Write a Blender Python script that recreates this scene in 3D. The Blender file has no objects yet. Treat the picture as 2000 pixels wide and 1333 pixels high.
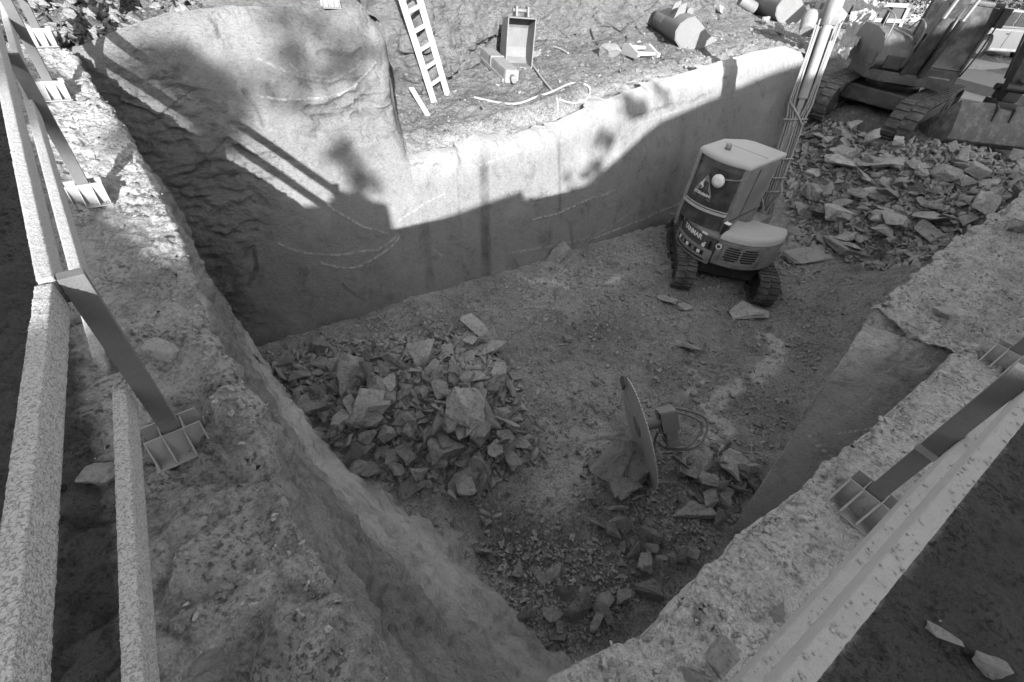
import bpy, bmesh, math, random
import numpy as np
from mathutils import Vector, Matrix

SC = bpy.context.scene
COL = SC.collection
R = math.radians
CAM = np.array([0.0, 0.0, 2.1])

# ------------------------------------------------------------------ camera
F, CX, CY = 900.0, 1000.0, 666.5          # focal length and centre of the 2000 px wide photograph
_d = np.array([868.0 - CX, 1645.0 - CY, F]); _d /= np.linalg.norm(_d)
_up = -_d
_fw = np.array([0, 0, 1.0]) - _d[2] * _d; _fw /= np.linalg.norm(_fw)
_rt = np.cross(_fw, _up); _rt = _rt if _rt[0] > 0 else -_rt
ROT = np.array([_rt, _fw, _up])           # camera axes (x right, y down, z forward) to world
cam_d = bpy.data.cameras.new("camera")
cam = bpy.data.objects.new("camera", cam_d); COL.objects.link(cam)
M = Matrix.Identity(4)
for i in range(3):
    M[i][0], M[i][1], M[i][2], M[i][3] = ROT[i, 0], -ROT[i, 1], -ROT[i, 2], CAM[i]
cam.matrix_world = M
cam_d.sensor_width = 36.0
cam_d.lens = F / 2000 * 36.0
cam_d.clip_start, cam_d.clip_end = 0.05, 2000
SC.camera = cam

# ------------------------------------------------------------------ sky, sun, exposure
SUN = np.array([-0.2393, 0.8989, -0.3672]); SUN /= np.linalg.norm(SUN)      # the way the light travels
elev = math.asin(-SUN[2])
world = bpy.data.worlds.new("World"); SC.world = world; world.use_nodes = True
nt = world.node_tree; nt.nodes.clear()
sky = nt.nodes.new('ShaderNodeTexSky'); sky.sky_type = 'NISHITA'; sky.sun_disc = False
sky.sun_elevation = elev
sky.sun_rotation = math.atan2(-SUN[0], -SUN[1])
bw = nt.nodes.new('ShaderNodeRGBToBW')
bg = nt.nodes.new('ShaderNodeBackground'); bg.inputs['Strength'].default_value = 0.15
wo = nt.nodes.new('ShaderNodeOutputWorld')
nt.links.new(sky.outputs[0], bw.inputs[0]); nt.links.new(bw.outputs[0], bg.inputs[0]); nt.links.new(bg.outputs[0], wo.inputs[0])
ld = bpy.data.lights.new("sun", 'SUN'); ld.energy = 4.2; ld.angle = R(0.45)
sun = bpy.data.objects.new("sun", ld); COL.objects.link(sun)
sun.rotation_mode = 'QUATERNION'
sun.rotation_quaternion = Vector(SUN).to_track_quat('-Z', 'Y')
SC.view_settings.view_transform = 'Standard'; SC.view_settings.look = 'None'
SC.view_settings.exposure = 2.15; SC.view_settings.gamma = 1.0
SC.render.engine = 'CYCLES'
SC.cycles.max_bounces = 6; SC.cycles.diffuse_bounces = 4

# ------------------------------------------------------------------ small maths
def ray(px, py): return ROT @ np.array([px - CX, py - CY, F])
def at(px, py, h):
    """the point seen at photo pixel (px, py) that lies h metres below the camera"""
    r = ray(px, py); return CAM + r * (-h / r[2])
def atdist(px, py, d):
    """the point seen at photo pixel (px, py), d metres away on the ground plan"""
    r = ray(px, py); return CAM + r * (d / math.hypot(r[0], r[1]))
def proj(p):
    q = ROT.T @ (np.array(p, float) - CAM); return q[0] / q[2] * F + CX, q[1] / q[2] * F + CY

_rs = np.random.RandomState(11)
_perm = np.concatenate([_rs.permutation(256)] * 3)
_grad = _rs.normal(size=(256, 3)); _grad /= np.linalg.norm(_grad, axis=1)[:, None]
_jit = _rs.rand(256, 3)
def perlin(p):
    p = np.asarray(p, float); i = np.floor(p).astype(int); f = p - i; i &= 255
    u = f * f * f * (f * (f * 6 - 15) + 10)
    def g(dx, dy, dz):
        h = _perm[_perm[_perm[i[:, 0] + dx] + i[:, 1] + dy] + i[:, 2] + dz]
        v = _grad[h]
        return v[:, 0] * (f[:, 0] - dx) + v[:, 1] * (f[:, 1] - dy) + v[:, 2] * (f[:, 2] - dz)
    def L(a, b, t): return a + t * (b - a)
    x0 = L(L(g(0,0,0), g(1,0,0), u[:,0]), L(g(0,1,0), g(1,1,0), u[:,0]), u[:,1])
    x1 = L(L(g(0,0,1), g(1,0,1), u[:,0]), L(g(0,1,1), g(1,1,1), u[:,0]), u[:,1])
    return L(x0, x1, u[:,2]) * 1.6
def fbm(p, scale, octaves=4, rough=0.5, ridged=False):
    q = np.asarray(p, float) / scale; a = 1.0; s = 0.0; t = 0.0
    for o in range(octaves):
        n = perlin(q + 17.3 * o)
        if ridged: n = 1 - 2 * np.abs(n)
        s = s + a * n; t += a; a *= rough; q = q * 2.03
    return s / t
def worley(p, scale):
    """distance to the nearest cell point and a value per cell"""
    p = np.asarray(p, float) / scale; i = np.floor(p).astype(int); f = p - i
    best = np.full(len(p), 9.0); second = np.full(len(p), 9.0); val = np.zeros(len(p))
    for dx in (-1, 0, 1):
        for dy in (-1, 0, 1):
            for dz in (-1, 0, 1):
                c = (i + [dx, dy, dz]) & 255
                h = _perm[_perm[_perm[c[:, 0]] + c[:, 1]] + c[:, 2]]
                d = np.linalg.norm(_jit[h] + [dx, dy, dz] - f, axis=1)
                m = d < best
                second = np.where(m, best, np.minimum(second, d))
                val = np.where(m, h / 255.0, val); best = np.where(m, d, best)
    return best, second - best, val
def smooth(a, b, x):
    t = np.clip((x - a) / (b - a), 0, 1); return t * t * (3 - 2 * t)
def polydist(P, line):
    """distance of 2D points P to a polyline"""
    best = np.full(len(P), 1e9)
    for a, b in zip(line[:-1], line[1:]):
        a = np.array(a, float); b = np.array(b, float); ab = b - a
        t = np.clip(((P - a) @ ab) / max(ab @ ab, 1e-9), 0, 1)
        best = np.minimum(best, np.linalg.norm(P - (a + t[:, None] * ab), axis=1))
    return best
def inpoly(P, poly):
    x, y = P[:, 0], P[:, 1]; r = np.zeros(len(P), bool); n = len(poly)
    for i in range(n):
        (x1, y1), (x2, y2) = poly[i], poly[(i + 1) % n]
        if y1 == y2: continue
        c = ((y1 > y) != (y2 > y)) & (x < (x2 - x1) * (y - y1) / (y2 - y1) + x1); r ^= c
    return r

# ------------------------------------------------------------------ objects
def tag(o, label=None, cat=None, group=None, kind=None):
    if label: o['label'] = label
    if cat: o['category'] = cat
    if group: o['group'] = group
    if kind: o['kind'] = kind
    return o
def link(name, me, mat=None, parent=None, loc=None):
    o = bpy.data.objects.new(name, me); COL.objects.link(o)
    if mat is not None and not len(me.materials): me.materials.append(mat)
    if parent is not None: o.parent = parent
    if loc is not None: o.location = loc
    return o
def empty(name, loc, rz=0.0, label=None, cat=None, group=None):
    o = bpy.data.objects.new(name, None); COL.objects.link(o); o.empty_display_size = 0.2
    o.location = loc; o.rotation_euler = (0, 0, rz)
    return tag(o, label, cat, group)
def rawmesh(name, V, faces, smooth_=True):
    me = bpy.data.meshes.new(name); me.from_pydata([tuple(v) for v in V], [], faces)
    if smooth_: me.polygons.foreach_set('use_smooth', [True] * len(me.polygons))
    me.update(); return me
def gridmesh(name, V, nu, nv, smooth_=True, attrs=None):
    """V: (nu*nv, 3) grid, index i*nv + j"""
    me = bpy.data.meshes.new(name)
    i, j = np.meshgrid(np.arange(nu - 1), np.arange(nv - 1), indexing='ij')
    a = (i * nv + j).ravel(); fc = np.stack([a, a + nv, a + nv + 1, a + 1], 1)
    me.vertices.add(nu * nv); me.vertices.foreach_set('co', np.asarray(V, np.float32).ravel())
    nf = len(fc); me.loops.add(nf * 4); me.polygons.add(nf)
    me.loops.foreach_set('vertex_index', fc.ravel().astype(np.int32))
    me.polygons.foreach_set('loop_start', (np.arange(nf) * 4).astype(np.int32))
    try: me.polygons.foreach_set('loop_total', np.full(nf, 4, np.int32))
    except Exception: pass
    me.update(calc_edges=True); me.validate()
    if smooth_: me.polygons.foreach_set('use_smooth', np.ones(nf, bool))
    for k, v in (attrs or {}).items():
        at_ = me.attributes.new(k, 'FLOAT', 'POINT'); at_.data.foreach_set('value', np.asarray(v, np.float32))
    return me
def gridnormals(G):
    du = np.gradient(G, axis=0); dv = np.gradient(G, axis=1)
    n = np.cross(du, dv); return n / np.maximum(np.linalg.norm(n, axis=2, keepdims=True), 1e-9)
def resample(poly, n, weights=None):
    """n points along a polyline, each given segment getting its share of points"""
    poly = np.asarray(poly, float)
    if weights is None:
        s = np.concatenate([[0], np.cumsum(np.linalg.norm(np.diff(poly, axis=0), axis=1))])
    else:
        s = np.concatenate([[0], np.cumsum(weights)])
    t = np.linspace(0, s[-1], n)
    return np.stack([np.interp(t, s, poly[:, k]) for k in range(poly.shape[1])], 1)
def loft(sections, nu, nv, uweights=None, vweights=None, catmull=True):
    """sections: list (along u) of polylines (along v) of equal length -> (nu, nv, 3)"""
    S = np.array(sections, float)                       # K, M, 3
    K = len(S)
    if uweights is None:
        mid = S.reshape(K, -1)
        uw = np.linalg.norm(np.diff(S, axis=0), axis=2).mean(1)
    else: uw = np.asarray(uweights, float)
    s = np.concatenate([[0], np.cumsum(uw)]); t = np.linspace(0, s[-1], nu)
    k = np.clip(np.searchsorted(s, t, side='right') - 1, 0, K - 2); f = ((t - s[k]) / np.maximum(s[k + 1] - s[k], 1e-9))[:, None, None]
    p1, p2 = S[k], S[k + 1]
    if catmull:
        p0 = S[np.maximum(k - 1, 0)]; p3 = S[np.minimum(k + 2, K - 1)]
        U = p1 + 0.5 * f * (p2 - p0 + f * (2 * p0 - 5 * p1 + 4 * p2 - p3 + f * (3 * (p1 - p2) + p3 - p0)))
    else: U = p1 + f * (p2 - p1)
    out = np.zeros((nu, nv, 3))
    for i in range(nu): out[i] = resample(U[i], nv, vweights)
    return out

# mesh builder for hard things
class MB:
    def __init__(s): s.bm = bmesh.new()
    def _xf(s, vs, m):
        if m is not None: bmesh.ops.transform(s.bm, matrix=m, verts=vs)
    def box(s, x0, x1, y0, y1, z0, z1, m=None, bev=0.0):
        r = bmesh.ops.create_cube(s.bm, size=1.0); vs = r['verts']
        bmesh.ops.scale(s.bm, vec=(x1 - x0, y1 - y0, z1 - z0), verts=vs)
        bmesh.ops.translate(s.bm, vec=((x0 + x1) / 2, (y0 + y1) / 2, (z0 + z1) / 2), verts=vs)
        if bev > 0:
            es = list({e for v in vs for e in v.link_edges})
            rr = bmesh.ops.bevel(s.bm, geom=es, offset=bev, segments=2, profile=0.7, affect='EDGES')
            vs = list({v for f in rr['faces'] for v in f.verts} | {v for v in vs if v.is_valid})
        s._xf(vs, m); return s
    def prism(s, outline, axis, a, b, m=None, bev=0.0):
        """outline: 2D polygon extruded along axis ('x','y','z') from a to b"""
        def pt(p, h):
            return {'x': (h, p[0], p[1]), 'y': (p[0], h, p[1]), 'z': (p[0], p[1], h)}[axis]
        va = [s.bm.verts.new(pt(p, a)) for p in outline]; vb = [s.bm.verts.new(pt(p, b)) for p in outline]
        fs = [s.bm.faces.new(va), s.bm.faces.new(vb[::-1])]
        n = len(outline)
        for i in range(n): fs.append(s.bm.faces.new([va[i], vb[i], vb[(i + 1) % n], va[(i + 1) % n]]))
        bmesh.ops.recalc_face_normals(s.bm, faces=fs)
        vs = va + vb
        if bev > 0:
            es = list({e for v in vs for e in v.link_edges})
            rr = bmesh.ops.bevel(s.bm, geom=es, offset=bev, segments=2, profile=0.7, affect='EDGES')
            vs = list({v for f in rr['faces'] for v in f.verts} | {v for v in vs if v.is_valid})
        s._xf(vs, m); return s
    def tube(s, pts, r, seg=8, m=None, caps=True):
        pts = [Vector(p) for p in pts]; rings = []
        rr = r if isinstance(r, (list, tuple)) else [r] * len(pts)
        up = None
        for i, p in enumerate(pts):
            t = (pts[min(i + 1, len(pts) - 1)] - pts[max(i - 1, 0)]).normalized()
            if up is None: up = Vector((0, 0, 1)) if abs(t.z) < 0.9 else Vector((1, 0, 0))
            a = t.cross(up).normalized(); b = a.cross(t).normalized(); up = b
            rings.append([s.bm.verts.new(p + (a * math.cos(2 * math.pi * k / seg) + b * math.sin(2 * math.pi * k / seg)) * rr[i]) for k in range(seg)])
        fs = []
        for A, B in zip(rings[:-1], rings[1:]):
            for k in range(seg): fs.append(s.bm.faces.new([A[k], A[(k + 1) % seg], B[(k + 1) % seg], B[k]]))
        for f in fs: f.smooth = True
        if caps: fs += [s.bm.faces.new(rings[0][::-1]), s.bm.faces.new(rings[-1])]
        s._xf([v for q in rings for v in q], m); return s
    def cyl(s, p, q, r, seg=20, m=None): return s.tube([p, q], r, seg, m)
    def quad(s, pts, m=None):
        vs = [s.bm.verts.new(p) for p in pts]; s.bm.faces.new(vs); s._xf(vs, m); return s
    def build(s, name, mat, parent=None, smooth_angle=None, loc=None):
        me = bpy.data.meshes.new(name)
        bmesh.ops.recalc_face_normals(s.bm, faces=s.bm.faces)
        s.bm.to_mesh(me); s.bm.free()
        if smooth_angle is not None:
            me.polygons.foreach_set('use_smooth', [True] * len(me.polygons))
            try: me.set_sharp_from_angle(angle=R(smooth_angle))
            except Exception: pass
        return link(name, me, mat, parent, loc)
def frame(origin, xdir, zdir=(0, 0, 1)):
    """matrix whose x axis follows xdir, z as near zdir as it can"""
    x = Vector(xdir).normalized(); z = Vector(zdir); y = z.cross(x).normalized(); z = x.cross(y)
    m = Matrix.Identity(4)
    for i in range(3): m[i][0], m[i][1], m[i][2], m[i][3] = x[i], y[i], z[i], origin[i]
    return m
def curve_pts(pts, n):
    """smooth curve through control points"""
    P = np.array(pts, float); K = len(P); out = []
    for t in np.linspace(0, K - 1, n):
        k = min(int(t), K - 2); f = t - k
        p0, p1, p2, p3 = P[max(k - 1, 0)], P[k], P[k + 1], P[min(k + 2, K - 1)]
        out.append(p1 + 0.5 * f * (p2 - p0 + f * (2 * p0 - 5 * p1 + 4 * p2 - p3 + f * (3 * (p1 - p2) + p3 - p0))))
    return out
# ------------------------------------------------------------------ materials
class NT:
    def __init__(s, name):
        s.m = bpy.data.materials.new(name); s.m.use_nodes = True
        s.t = s.m.node_tree; s.t.nodes.clear()
        s.out = s.t.nodes.new('ShaderNodeOutputMaterial'); s.b = s.t.nodes.new('ShaderNodeBsdfPrincipled')
        s.t.links.new(s.b.outputs[0], s.out.inputs[0])
        s.co = s.t.nodes.new('ShaderNodeTexCoord').outputs['Object']
    def n(s, t, **k):
        n = s.t.nodes.new(t)
        for a, v in k.items(): setattr(n, a, v)
        return n
    def l(s, a, b): s.t.links.new(a, b)
    def val(s, x, sock):
        if isinstance(x, (int, float)): sock.default_value = x
        else: s.l(x, sock)
    def math(s, op, a, b=0.0, clamp=False):
        n = s.n('ShaderNodeMath', operation=op, use_clamp=clamp); s.val(a, n.inputs[0]); s.val(b, n.inputs[1]); return n.outputs[0]
    def stretch(s, vec, sc):
        n = s.n('ShaderNodeMapping'); s.l(vec, n.inputs[0]); n.inputs['Scale'].default_value = sc; return n.outputs[0]
    def noise(s, scale, detail=4, rough=0.55, vec=None, dist=0.0):
        n = s.n('ShaderNodeTexNoise'); n.inputs['Scale'].default_value = scale; n.inputs['Detail'].default_value = detail
        n.inputs['Roughness'].default_value = rough; n.inputs['Distortion'].default_value = dist
        s.l(vec or s.co, n.inputs['Vector']); return n.outputs[0]
    def voro(s, scale, feature='F1', vec=None, rnd=1.0):
        n = s.n('ShaderNodeTexVoronoi', feature=feature); n.inputs['Scale'].default_value = scale; n.inputs['Randomness'].default_value = rnd
        s.l(vec or s.co, n.inputs['Vector']); return n.outputs['Distance']
    def ramp(s, x, a, b, lo=0.0, hi=1.0):
        n = s.n('ShaderNodeMapRange', interpolation_type='SMOOTHSTEP'); s.val(x, n.inputs[0])
        n.inputs[1].default_value = a; n.inputs[2].default_value = b; n.inputs[3].default_value = lo; n.inputs[4].default_value = hi
        return n.outputs[0]
    def mix(s, f, a, b): # scalar lerp
        n = s.n('ShaderNodeMix', data_type='FLOAT'); s.val(f, n.inputs[0]); s.val(a, n.inputs[2]); s.val(b, n.inputs[3]); return n.outputs[0]
    def attr(s, name): return s.n('ShaderNodeAttribute', attribute_name=name).outputs['Fac']
    def rnd(s): return s.n('ShaderNodeObjectInfo').outputs['Random']
    def geo(s): return s.n('ShaderNodeNewGeometry')
    def color(s, v):
        if isinstance(v, (int, float)): s.b.inputs['Base Color'].default_value = (v, v, v, 1)
        else:
            c = s.n('ShaderNodeCombineColor'); [s.l(v, c.inputs[i]) for i in range(3)]; s.l(c.outputs[0], s.b.inputs['Base Color'])
    def bump(s, *hs):
        """hs: (height socket, distance)"""
        prev = None
        for h, d in hs:
            b = s.n('ShaderNodeBump'); b.inputs['Strength'].default_value = 1.0; b.inputs['Distance'].default_value = d
            s.l(h, b.inputs['Height'])
            if prev is not None: s.l(prev, b.inputs['Normal'])
            prev = b.outputs[0]
        s.l(prev, s.b.inputs['Normal'])
    def done(s, rough=0.9, metal=0.0, spec=0.25):
        s.val(rough, s.b.inputs['Roughness']); s.b.inputs['Metallic'].default_value = metal
        s.b.inputs['Specular IOR Level'].default_value = spec
        return s.m

def earth(name, lo, hi, speck=0.0, bumpk=1.0, darkpit=0.5):
    """dusty ground: attribute 'dust' runs from bare soil (lo) to pale stone dust (hi)"""
    s = NT(name); d = s.attr('dust')
    n1 = s.noise(2.3, 6, 0.62); n2 = s.noise(19, 6, 0.65); n3 = s.noise(90, 3, 0.6)
    d = s.math('ADD', d, s.math('MULTIPLY', s.math('SUBTRACT', n1, 0.5), 0.55))
    d = s.math('ADD', d, s.math('MULTIPLY', s.math('SUBTRACT', n2, 0.5), 0.75), True)
    base = s.mix(d, lo, hi)
    v = s.voro(55, vec=None); pm = s.ramp(s.noise(4.2, 5, 0.6), 0.36, 0.62); pit = s.mix(pm, s.ramp(s.noise(70, 3, 0.6, dist=0.8), 0.30, 0.46, darkpit, 1.0), s.ramp(s.noise(38, 4, 0.65, dist=0.5), 0.36, 0.52, darkpit * 0.8, 1.0))
    base = s.math('MULTIPLY', base, pit)
    base = s.math('MULTIPLY', base, s.ramp(s.noise(9, 6, 0.7, dist=0.4), 0.33, 0.5, 0.62, 1.0)); base = s.math('MULTIPLY', base, s.mix(n3, 0.72, 1.28))
    if speck:
        base = s.mix(s.math('MULTIPLY', s.ramp(v, 0.22, 0.12), s.ramp(s.noise(31, 2), 0.5, 0.62)), base, hi * 1.25)
    s.color(base)
    cl = s.voro(26, 'SMOOTH_F1'); 
    s.bump((s.noise(7, 7, 0.65), 0.09 * bumpk), (cl, 0.018 * bumpk), (s.noise(40, 5, 0.72), 0.024 * bumpk), (n3, 0.008 * bumpk))
    return s.done(0.95, 0, 0.15)
def stone(name, lo, hi, bumpk=1.0, randk=0.35):
    s = NT(name); n1 = s.noise(3.1, 5, 0.6); n2 = s.noise(28, 5, 0.68)
    base = s.mix(s.math('ADD', s.math('MULTIPLY', n1, 0.65), s.math('MULTIPLY', n2, 0.35)), lo, hi)
    base = s.math('MULTIPLY', base, s.math('ADD', 1 - randk / 2, s.math('MULTIPLY', s.rnd(), randk)))
    lay = s.noise(5, 5, 0.6, vec=s.stretch(s.co, (1, 1, 5)))
    base = s.math('MULTIPLY', base, s.ramp(s.noise(11, 6, 0.7, dist=0.7), 0.34, 0.5, 0.6, 1.0))
    s.color(base)
    s.bump((s.noise(6, 5, 0.6), 0.07 * bumpk), (lay, 0.04 * bumpk), (n2, 0.022 * bumpk), (s.noise(110, 3, 0.6), 0.004 * bumpk))
    return s.done(0.85, 0, 0.25)
def cutwall(name, lo, hi):
    """sawn rock: 'mark' = pale saw lines, 'stain' = damp streaks, cracks and darker areas, 'rough' = broken natural rock, 'pale' = pale dust and paler areas"""
    s = NT(name); uvm = s.n('ShaderNodeUVMap').outputs[0]
    n1 = s.noise(0.9, 6, 0.6); n2 = s.noise(8, 6, 0.66); n3 = s.noise(60, 4, 0.6)
    grain = s.noise(26, 6, 0.72, vec=s.stretch(s.co, (0.7, 0.7, 3.0)), dist=0.3)
    streak = s.noise(3.2, 5, 0.6, vec=s.stretch(uvm, (3.0, 0.30, 1)))
    base = s.mix(s.math('ADD', s.math('ADD', s.math('MULTIPLY', n1, 0.45), s.math('MULTIPLY', streak, 0.3)), s.math('MULTIPLY', n2, 0.25)), lo, hi)
    base = s.math('MULTIPLY', base, s.ramp(s.noise(3.5, 7, 0.72, dist=0.5), 0.28, 0.50, 0.62, 1.0)); base = s.math('MULTIPLY', base, s.mix(s.noise(22, 6, 0.7, vec=s.stretch(s.co, (1, 1, 2.4))), 0.66, 1.34))
    base = s.math('MULTIPLY', base, s.ramp(grain, 0.34, 0.5, 0.7, 1.04))
    base = s.mix(s.attr('darken'), base, s.math('MULTIPLY', base, 0.42))
    base = s.mix(s.attr('pale'), base, hi * 1.35)
    mk = s.math('MULTIPLY', s.attr('mark'), s.ramp(s.noise(13, 5, 0.7), 0.40, 0.62))
    base = s.mix(mk, base, hi * 1.7)
    base = s.math('MULTIPLY', base, s.mix(n3, 0.82, 1.18))
    s.color(base)
    rg = s.math('MULTIPLY', s.noise(4.5, 7, 0.62), s.attr('rough'))
    s.bump((s.noise(2.2, 6, 0.6), 0.07), (rg, 0.22), (n2, 0.03), (grain, 0.02), (s.noise(30, 6, 0.68, vec=s.stretch(s.co, (1, 1, 2.2))), 0.016), (n3, 0.006))
    return s.done(0.9, 0, 0.2)
def dustywood(name, lo, hi, speckle, dark=0.3):
    """timber under sprayed stone dust: dark specks where the crust is missing"""
    s = NT(name); g = s.noise(7, 5, 0.6, vec=s.stretch(s.co, (0.15, 3, 3)))
    n = s.noise(1.7, 4, 0.6); base = s.mix(s.math('ADD', s.math('MULTIPLY', g, 0.5), s.math('MULTIPLY', n, 0.5)), lo, hi)
    v = s.noise(130, 3, 0.62, dist=0.9); v2 = s.noise(48, 2, 0.5)
    sp = s.math('ADD', s.ramp(v, 0.49, 0.42), s.ramp(s.noise(64, 2, 0.5, dist=1.2), 0.36, 0.31), True)
    base = s.mix(s.math('MULTIPLY', sp, speckle), base, s.math('MULTIPLY', base, dark))
    s.color(base)
    s.bump((v, 0.010 * speckle + 0.001), (v2, 0.008 * speckle), (g, 0.003))
    return s.done(0.85, 0, 0.2)
def paint(name, v, var=0.15, rough=0.5, metal=0.0, dust=0.25, dv=0.22, bump=0.002):
    """painted or plain metal, muddy in patches"""
    s = NT(name); n = s.noise(5.5, 6, 0.65); n2 = s.noise(38, 4, 0.6)
    base = s.mix(n2, v * (1 - var), v * (1 + var))
    dm = s.math('MULTIPLY', s.ramp(n, 0.45, 0.66), dust)
    dm = s.math('ADD', dm, s.math('MULTIPLY', s.ramp(n2, 0.55, 0.75), dust * 0.5), True)
    s.color(s.mix(dm, base, dv)); s.bump((n2, bump), (n, bump * 2))
    return s.done(s.mix(dm, rough, 0.9), metal, 0.4)
def glass(name, v=0.03, rough=0.12, dust=0.35, dv=0.16):
    s = NT(name); n = s.noise(4, 5, 0.6); d = s.math('MULTIPLY', s.ramp(n, 0.35, 0.75), dust)
    s.color(s.mix(d, v, dv)); return s.done(s.mix(d, rough, 0.5), 0, 0.5)

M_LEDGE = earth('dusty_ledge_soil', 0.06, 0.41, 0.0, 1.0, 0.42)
M_FLOOR = earth('pit_floor_dirt', 0.15, 0.58, 0.25, 1.6, 0.5)
M_SHELF = earth('shelf_soil', 0.05, 0.30, 0.6, 1.6, 0.42)
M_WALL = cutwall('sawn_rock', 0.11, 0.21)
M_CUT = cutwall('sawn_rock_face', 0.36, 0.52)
M_SIDE = cutwall('sloped_rock', 0.18, 0.40)
M_ROCKWALL = stone('natural_rock', 0.05, 0.24, 2.4, 0.0)
M_STONE = stone('broken_slate', 0.24, 0.45, 1.0, 0.5)
M_STONE_PALE = stone('dusty_slate', 0.15, 0.30)
M_STONE_LEDGE = stone('crusted_stone', 0.24, 0.44)
M_GRAVEL = stone('slate_chips', 0.16, 0.37, 0.6, 0.0)
M_RAIL = dustywood('crusted_timber', 0.29, 0.40, 0.85, 0.45)
M_RAIL2 = dustywood('dusty_timber', 0.24, 0.34, 0.45, 0.3)
M_RAIL3 = dustywood('smooth_dusty_timber', 0.18, 0.29, 0.16, 0.55)
M_POST = dustywood('post_timber', 0.07, 0.12, 0.18, 0.6)
M_PLANK = dustywood('bleached_timber', 0.26, 0.36, 0.1, 0.6)
M_GALV = paint('galvanised_steel', 0.22, 0.15, 0.6, 0.3, 0.45, 0.24)
M_DARKSTEEL = paint('dark_steel', 0.035, 0.3, 0.5, 0.3, 0.35, 0.12)
M_STEEL = paint('worn_steel', 0.17, 0.25, 0.55, 0.3, 0.5, 0.24)
M_SCOOP = paint('muddy_scoop_steel', 0.07, 0.4, 0.7, 0.1, 0.75, 0.16, 0.012)
M_BUCKET = paint('dusty_bucket_steel', 0.11, 0.25, 0.7, 0.1, 0.6, 0.15)
M_BODY = paint('faded_machine_paint', 0.17, 0.15, 0.5, 0.0, 0.75, 0.095, 0.004)
M_BIGDARK = paint('dark_muddy_paint', 0.032, 0.25, 0.55, 0.0, 0.5, 0.085, 0.006)
M_BODYDARK = paint('dark_machine_paint', 0.045, 0.2, 0.5, 0.0, 0.35, 0.13)
M_BODYBIG = paint('muddy_machine_paint', 0.055, 0.25, 0.6, 0.0, 0.55, 0.13, 0.006)
M_ROOF = paint('dusty_cab_roof', 0.30, 0.08, 0.6, 0.0, 0.5, 0.34)
M_BOOM = paint('dusty_boom_paint', 0.16, 0.15, 0.6, 0.0, 0.5, 0.22)
M_RUBBER = paint('muddy_rubber', 0.045, 0.3, 0.9, 0.0, 0.75, 0.11, 0.006)
M_HOSE = paint('dusty_hose', 0.17, 0.25, 0.8, 0.0, 0.6, 0.23)
M_DARKHOSE = paint('black_hose', 0.04, 0.25, 0.6, 0.0, 0.3, 0.12)
M_PALEHOSE = paint('pale_hose', 0.22, 0.1, 0.7, 0.0, 0.2, 0.2)
M_GLASS = glass('cab_glass')
M_SIDEGLASS = glass('dusty_cab_glass', 0.12, 0.3, 0.7, 0.22)
M_WHITE = paint('white_sticker', 0.62, 0.05, 0.5, 0.0, 0.25, 0.3)
M_MIRROR = paint('pale_mirror_back', 0.55, 0.05, 0.4, 0.0, 0.2, 0.4)
M_CAR = paint('silver_car_paint', 0.42, 0.05, 0.3, 0.3, 0.1, 0.3)
M_BLACK = paint('black_plastic', 0.015, 0.2, 0.5, 0.0, 0.1, 0.08)
M_ALU = paint('ladder_timber_pale', 0.30, 0.12, 0.6, 0.0, 0.3, 0.3)
M_TARP = paint('pale_tarp', 0.24, 0.2, 0.6, 0.0, 0.4, 0.32, 0.01)
M_CONC = paint('pale_concrete', 0.15, 0.25, 0.9, 0.0, 0.5, 0.2, 0.01)
M_PAVE = paint('paving', 0.24, 0.15, 0.9, 0.0, 0.5, 0.18, 0.01)
M_PLASTER = paint('house_plaster', 0.4, 0.1, 0.9, 0.0, 0.2, 0.3)
# ------------------------------------------------------------------ the pit: floor, ledges, sawn wall, shelf
FLOOR_H = 5.2
WN = np.array([-0.636, 0.772]); WR = np.array([0.772, 0.636])       # back wall: normal into the rock, and along it
C0, BAT = 1.19 * FLOOR_H, 0.37
def wallpt(px, py, off=0.0):
    r = ray(px, py); n3 = np.array([WN[0], WN[1], -BAT])
    k = (C0 + BAT * FLOOR_H + off) / (n3 @ r)
    return CAM + k * r
def wallxyz(w, z, off=0.0):
    c = C0 + BAT * (z - CAM[2] + FLOOR_H) + off
    w = np.asarray(w, float); z = np.asarray(z, float); c = np.asarray(c, float)
    return np.stack([WN[0] * c + WR[0] * w, WN[1] * c + WR[1] * w, z + 0 * w], -1)
def walluv(px, py):
    p = wallpt(px, py); return np.array([p[0] * WR[0] + p[1] * WR[1], p[2]])

# floor heights: pixel, metres below the camera
FC = [(485,680,5.2),(600,640,5.2),(1010,545,5.2),(1270,440,5.2),(1340,585,5.2),(1500,600,5.2),(900,750,5.18),(1270,940,5.15),(1130,1300,5.05),
      (1000,1150,5.1),(1430,1040,5.1),(1600,700,5.1),(1540,490,5.0),(1620,510,4.85),(1700,530,4.6),(1770,545,4.45),(1530,310,4.2),(1528,255,3.75),
      (1620,380,4.2),(1700,350,3.7),(1740,278,3.1),(1790,295,3.08),(1600,218,3.1),(1660,195,3.0),(1850,470,3.5),(1940,330,3.05),(1990,295,3.0),
      (1880,205,2.75),(1960,170,2.5),(1900,112,2.1),(2000,116,2.1),(1720,120,2.6),(2100,250,2.5),(2100,112,2.05),(1850,70,2.0),(1760,40,2.0)]
_fp = np.array([at(a, b, h) for a, b, h in FC] + [(-6, 3, -3.1), (-5, 9, -3.2), (0, 14, -3.2), (3, 17, -2.8), (4, -1, -3.0), (-1, -1, -3.0), (9, 4, -2.4), (6, 24, -0.2), (20, 30, 0.1), (14, 8, -0.6)])
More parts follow.
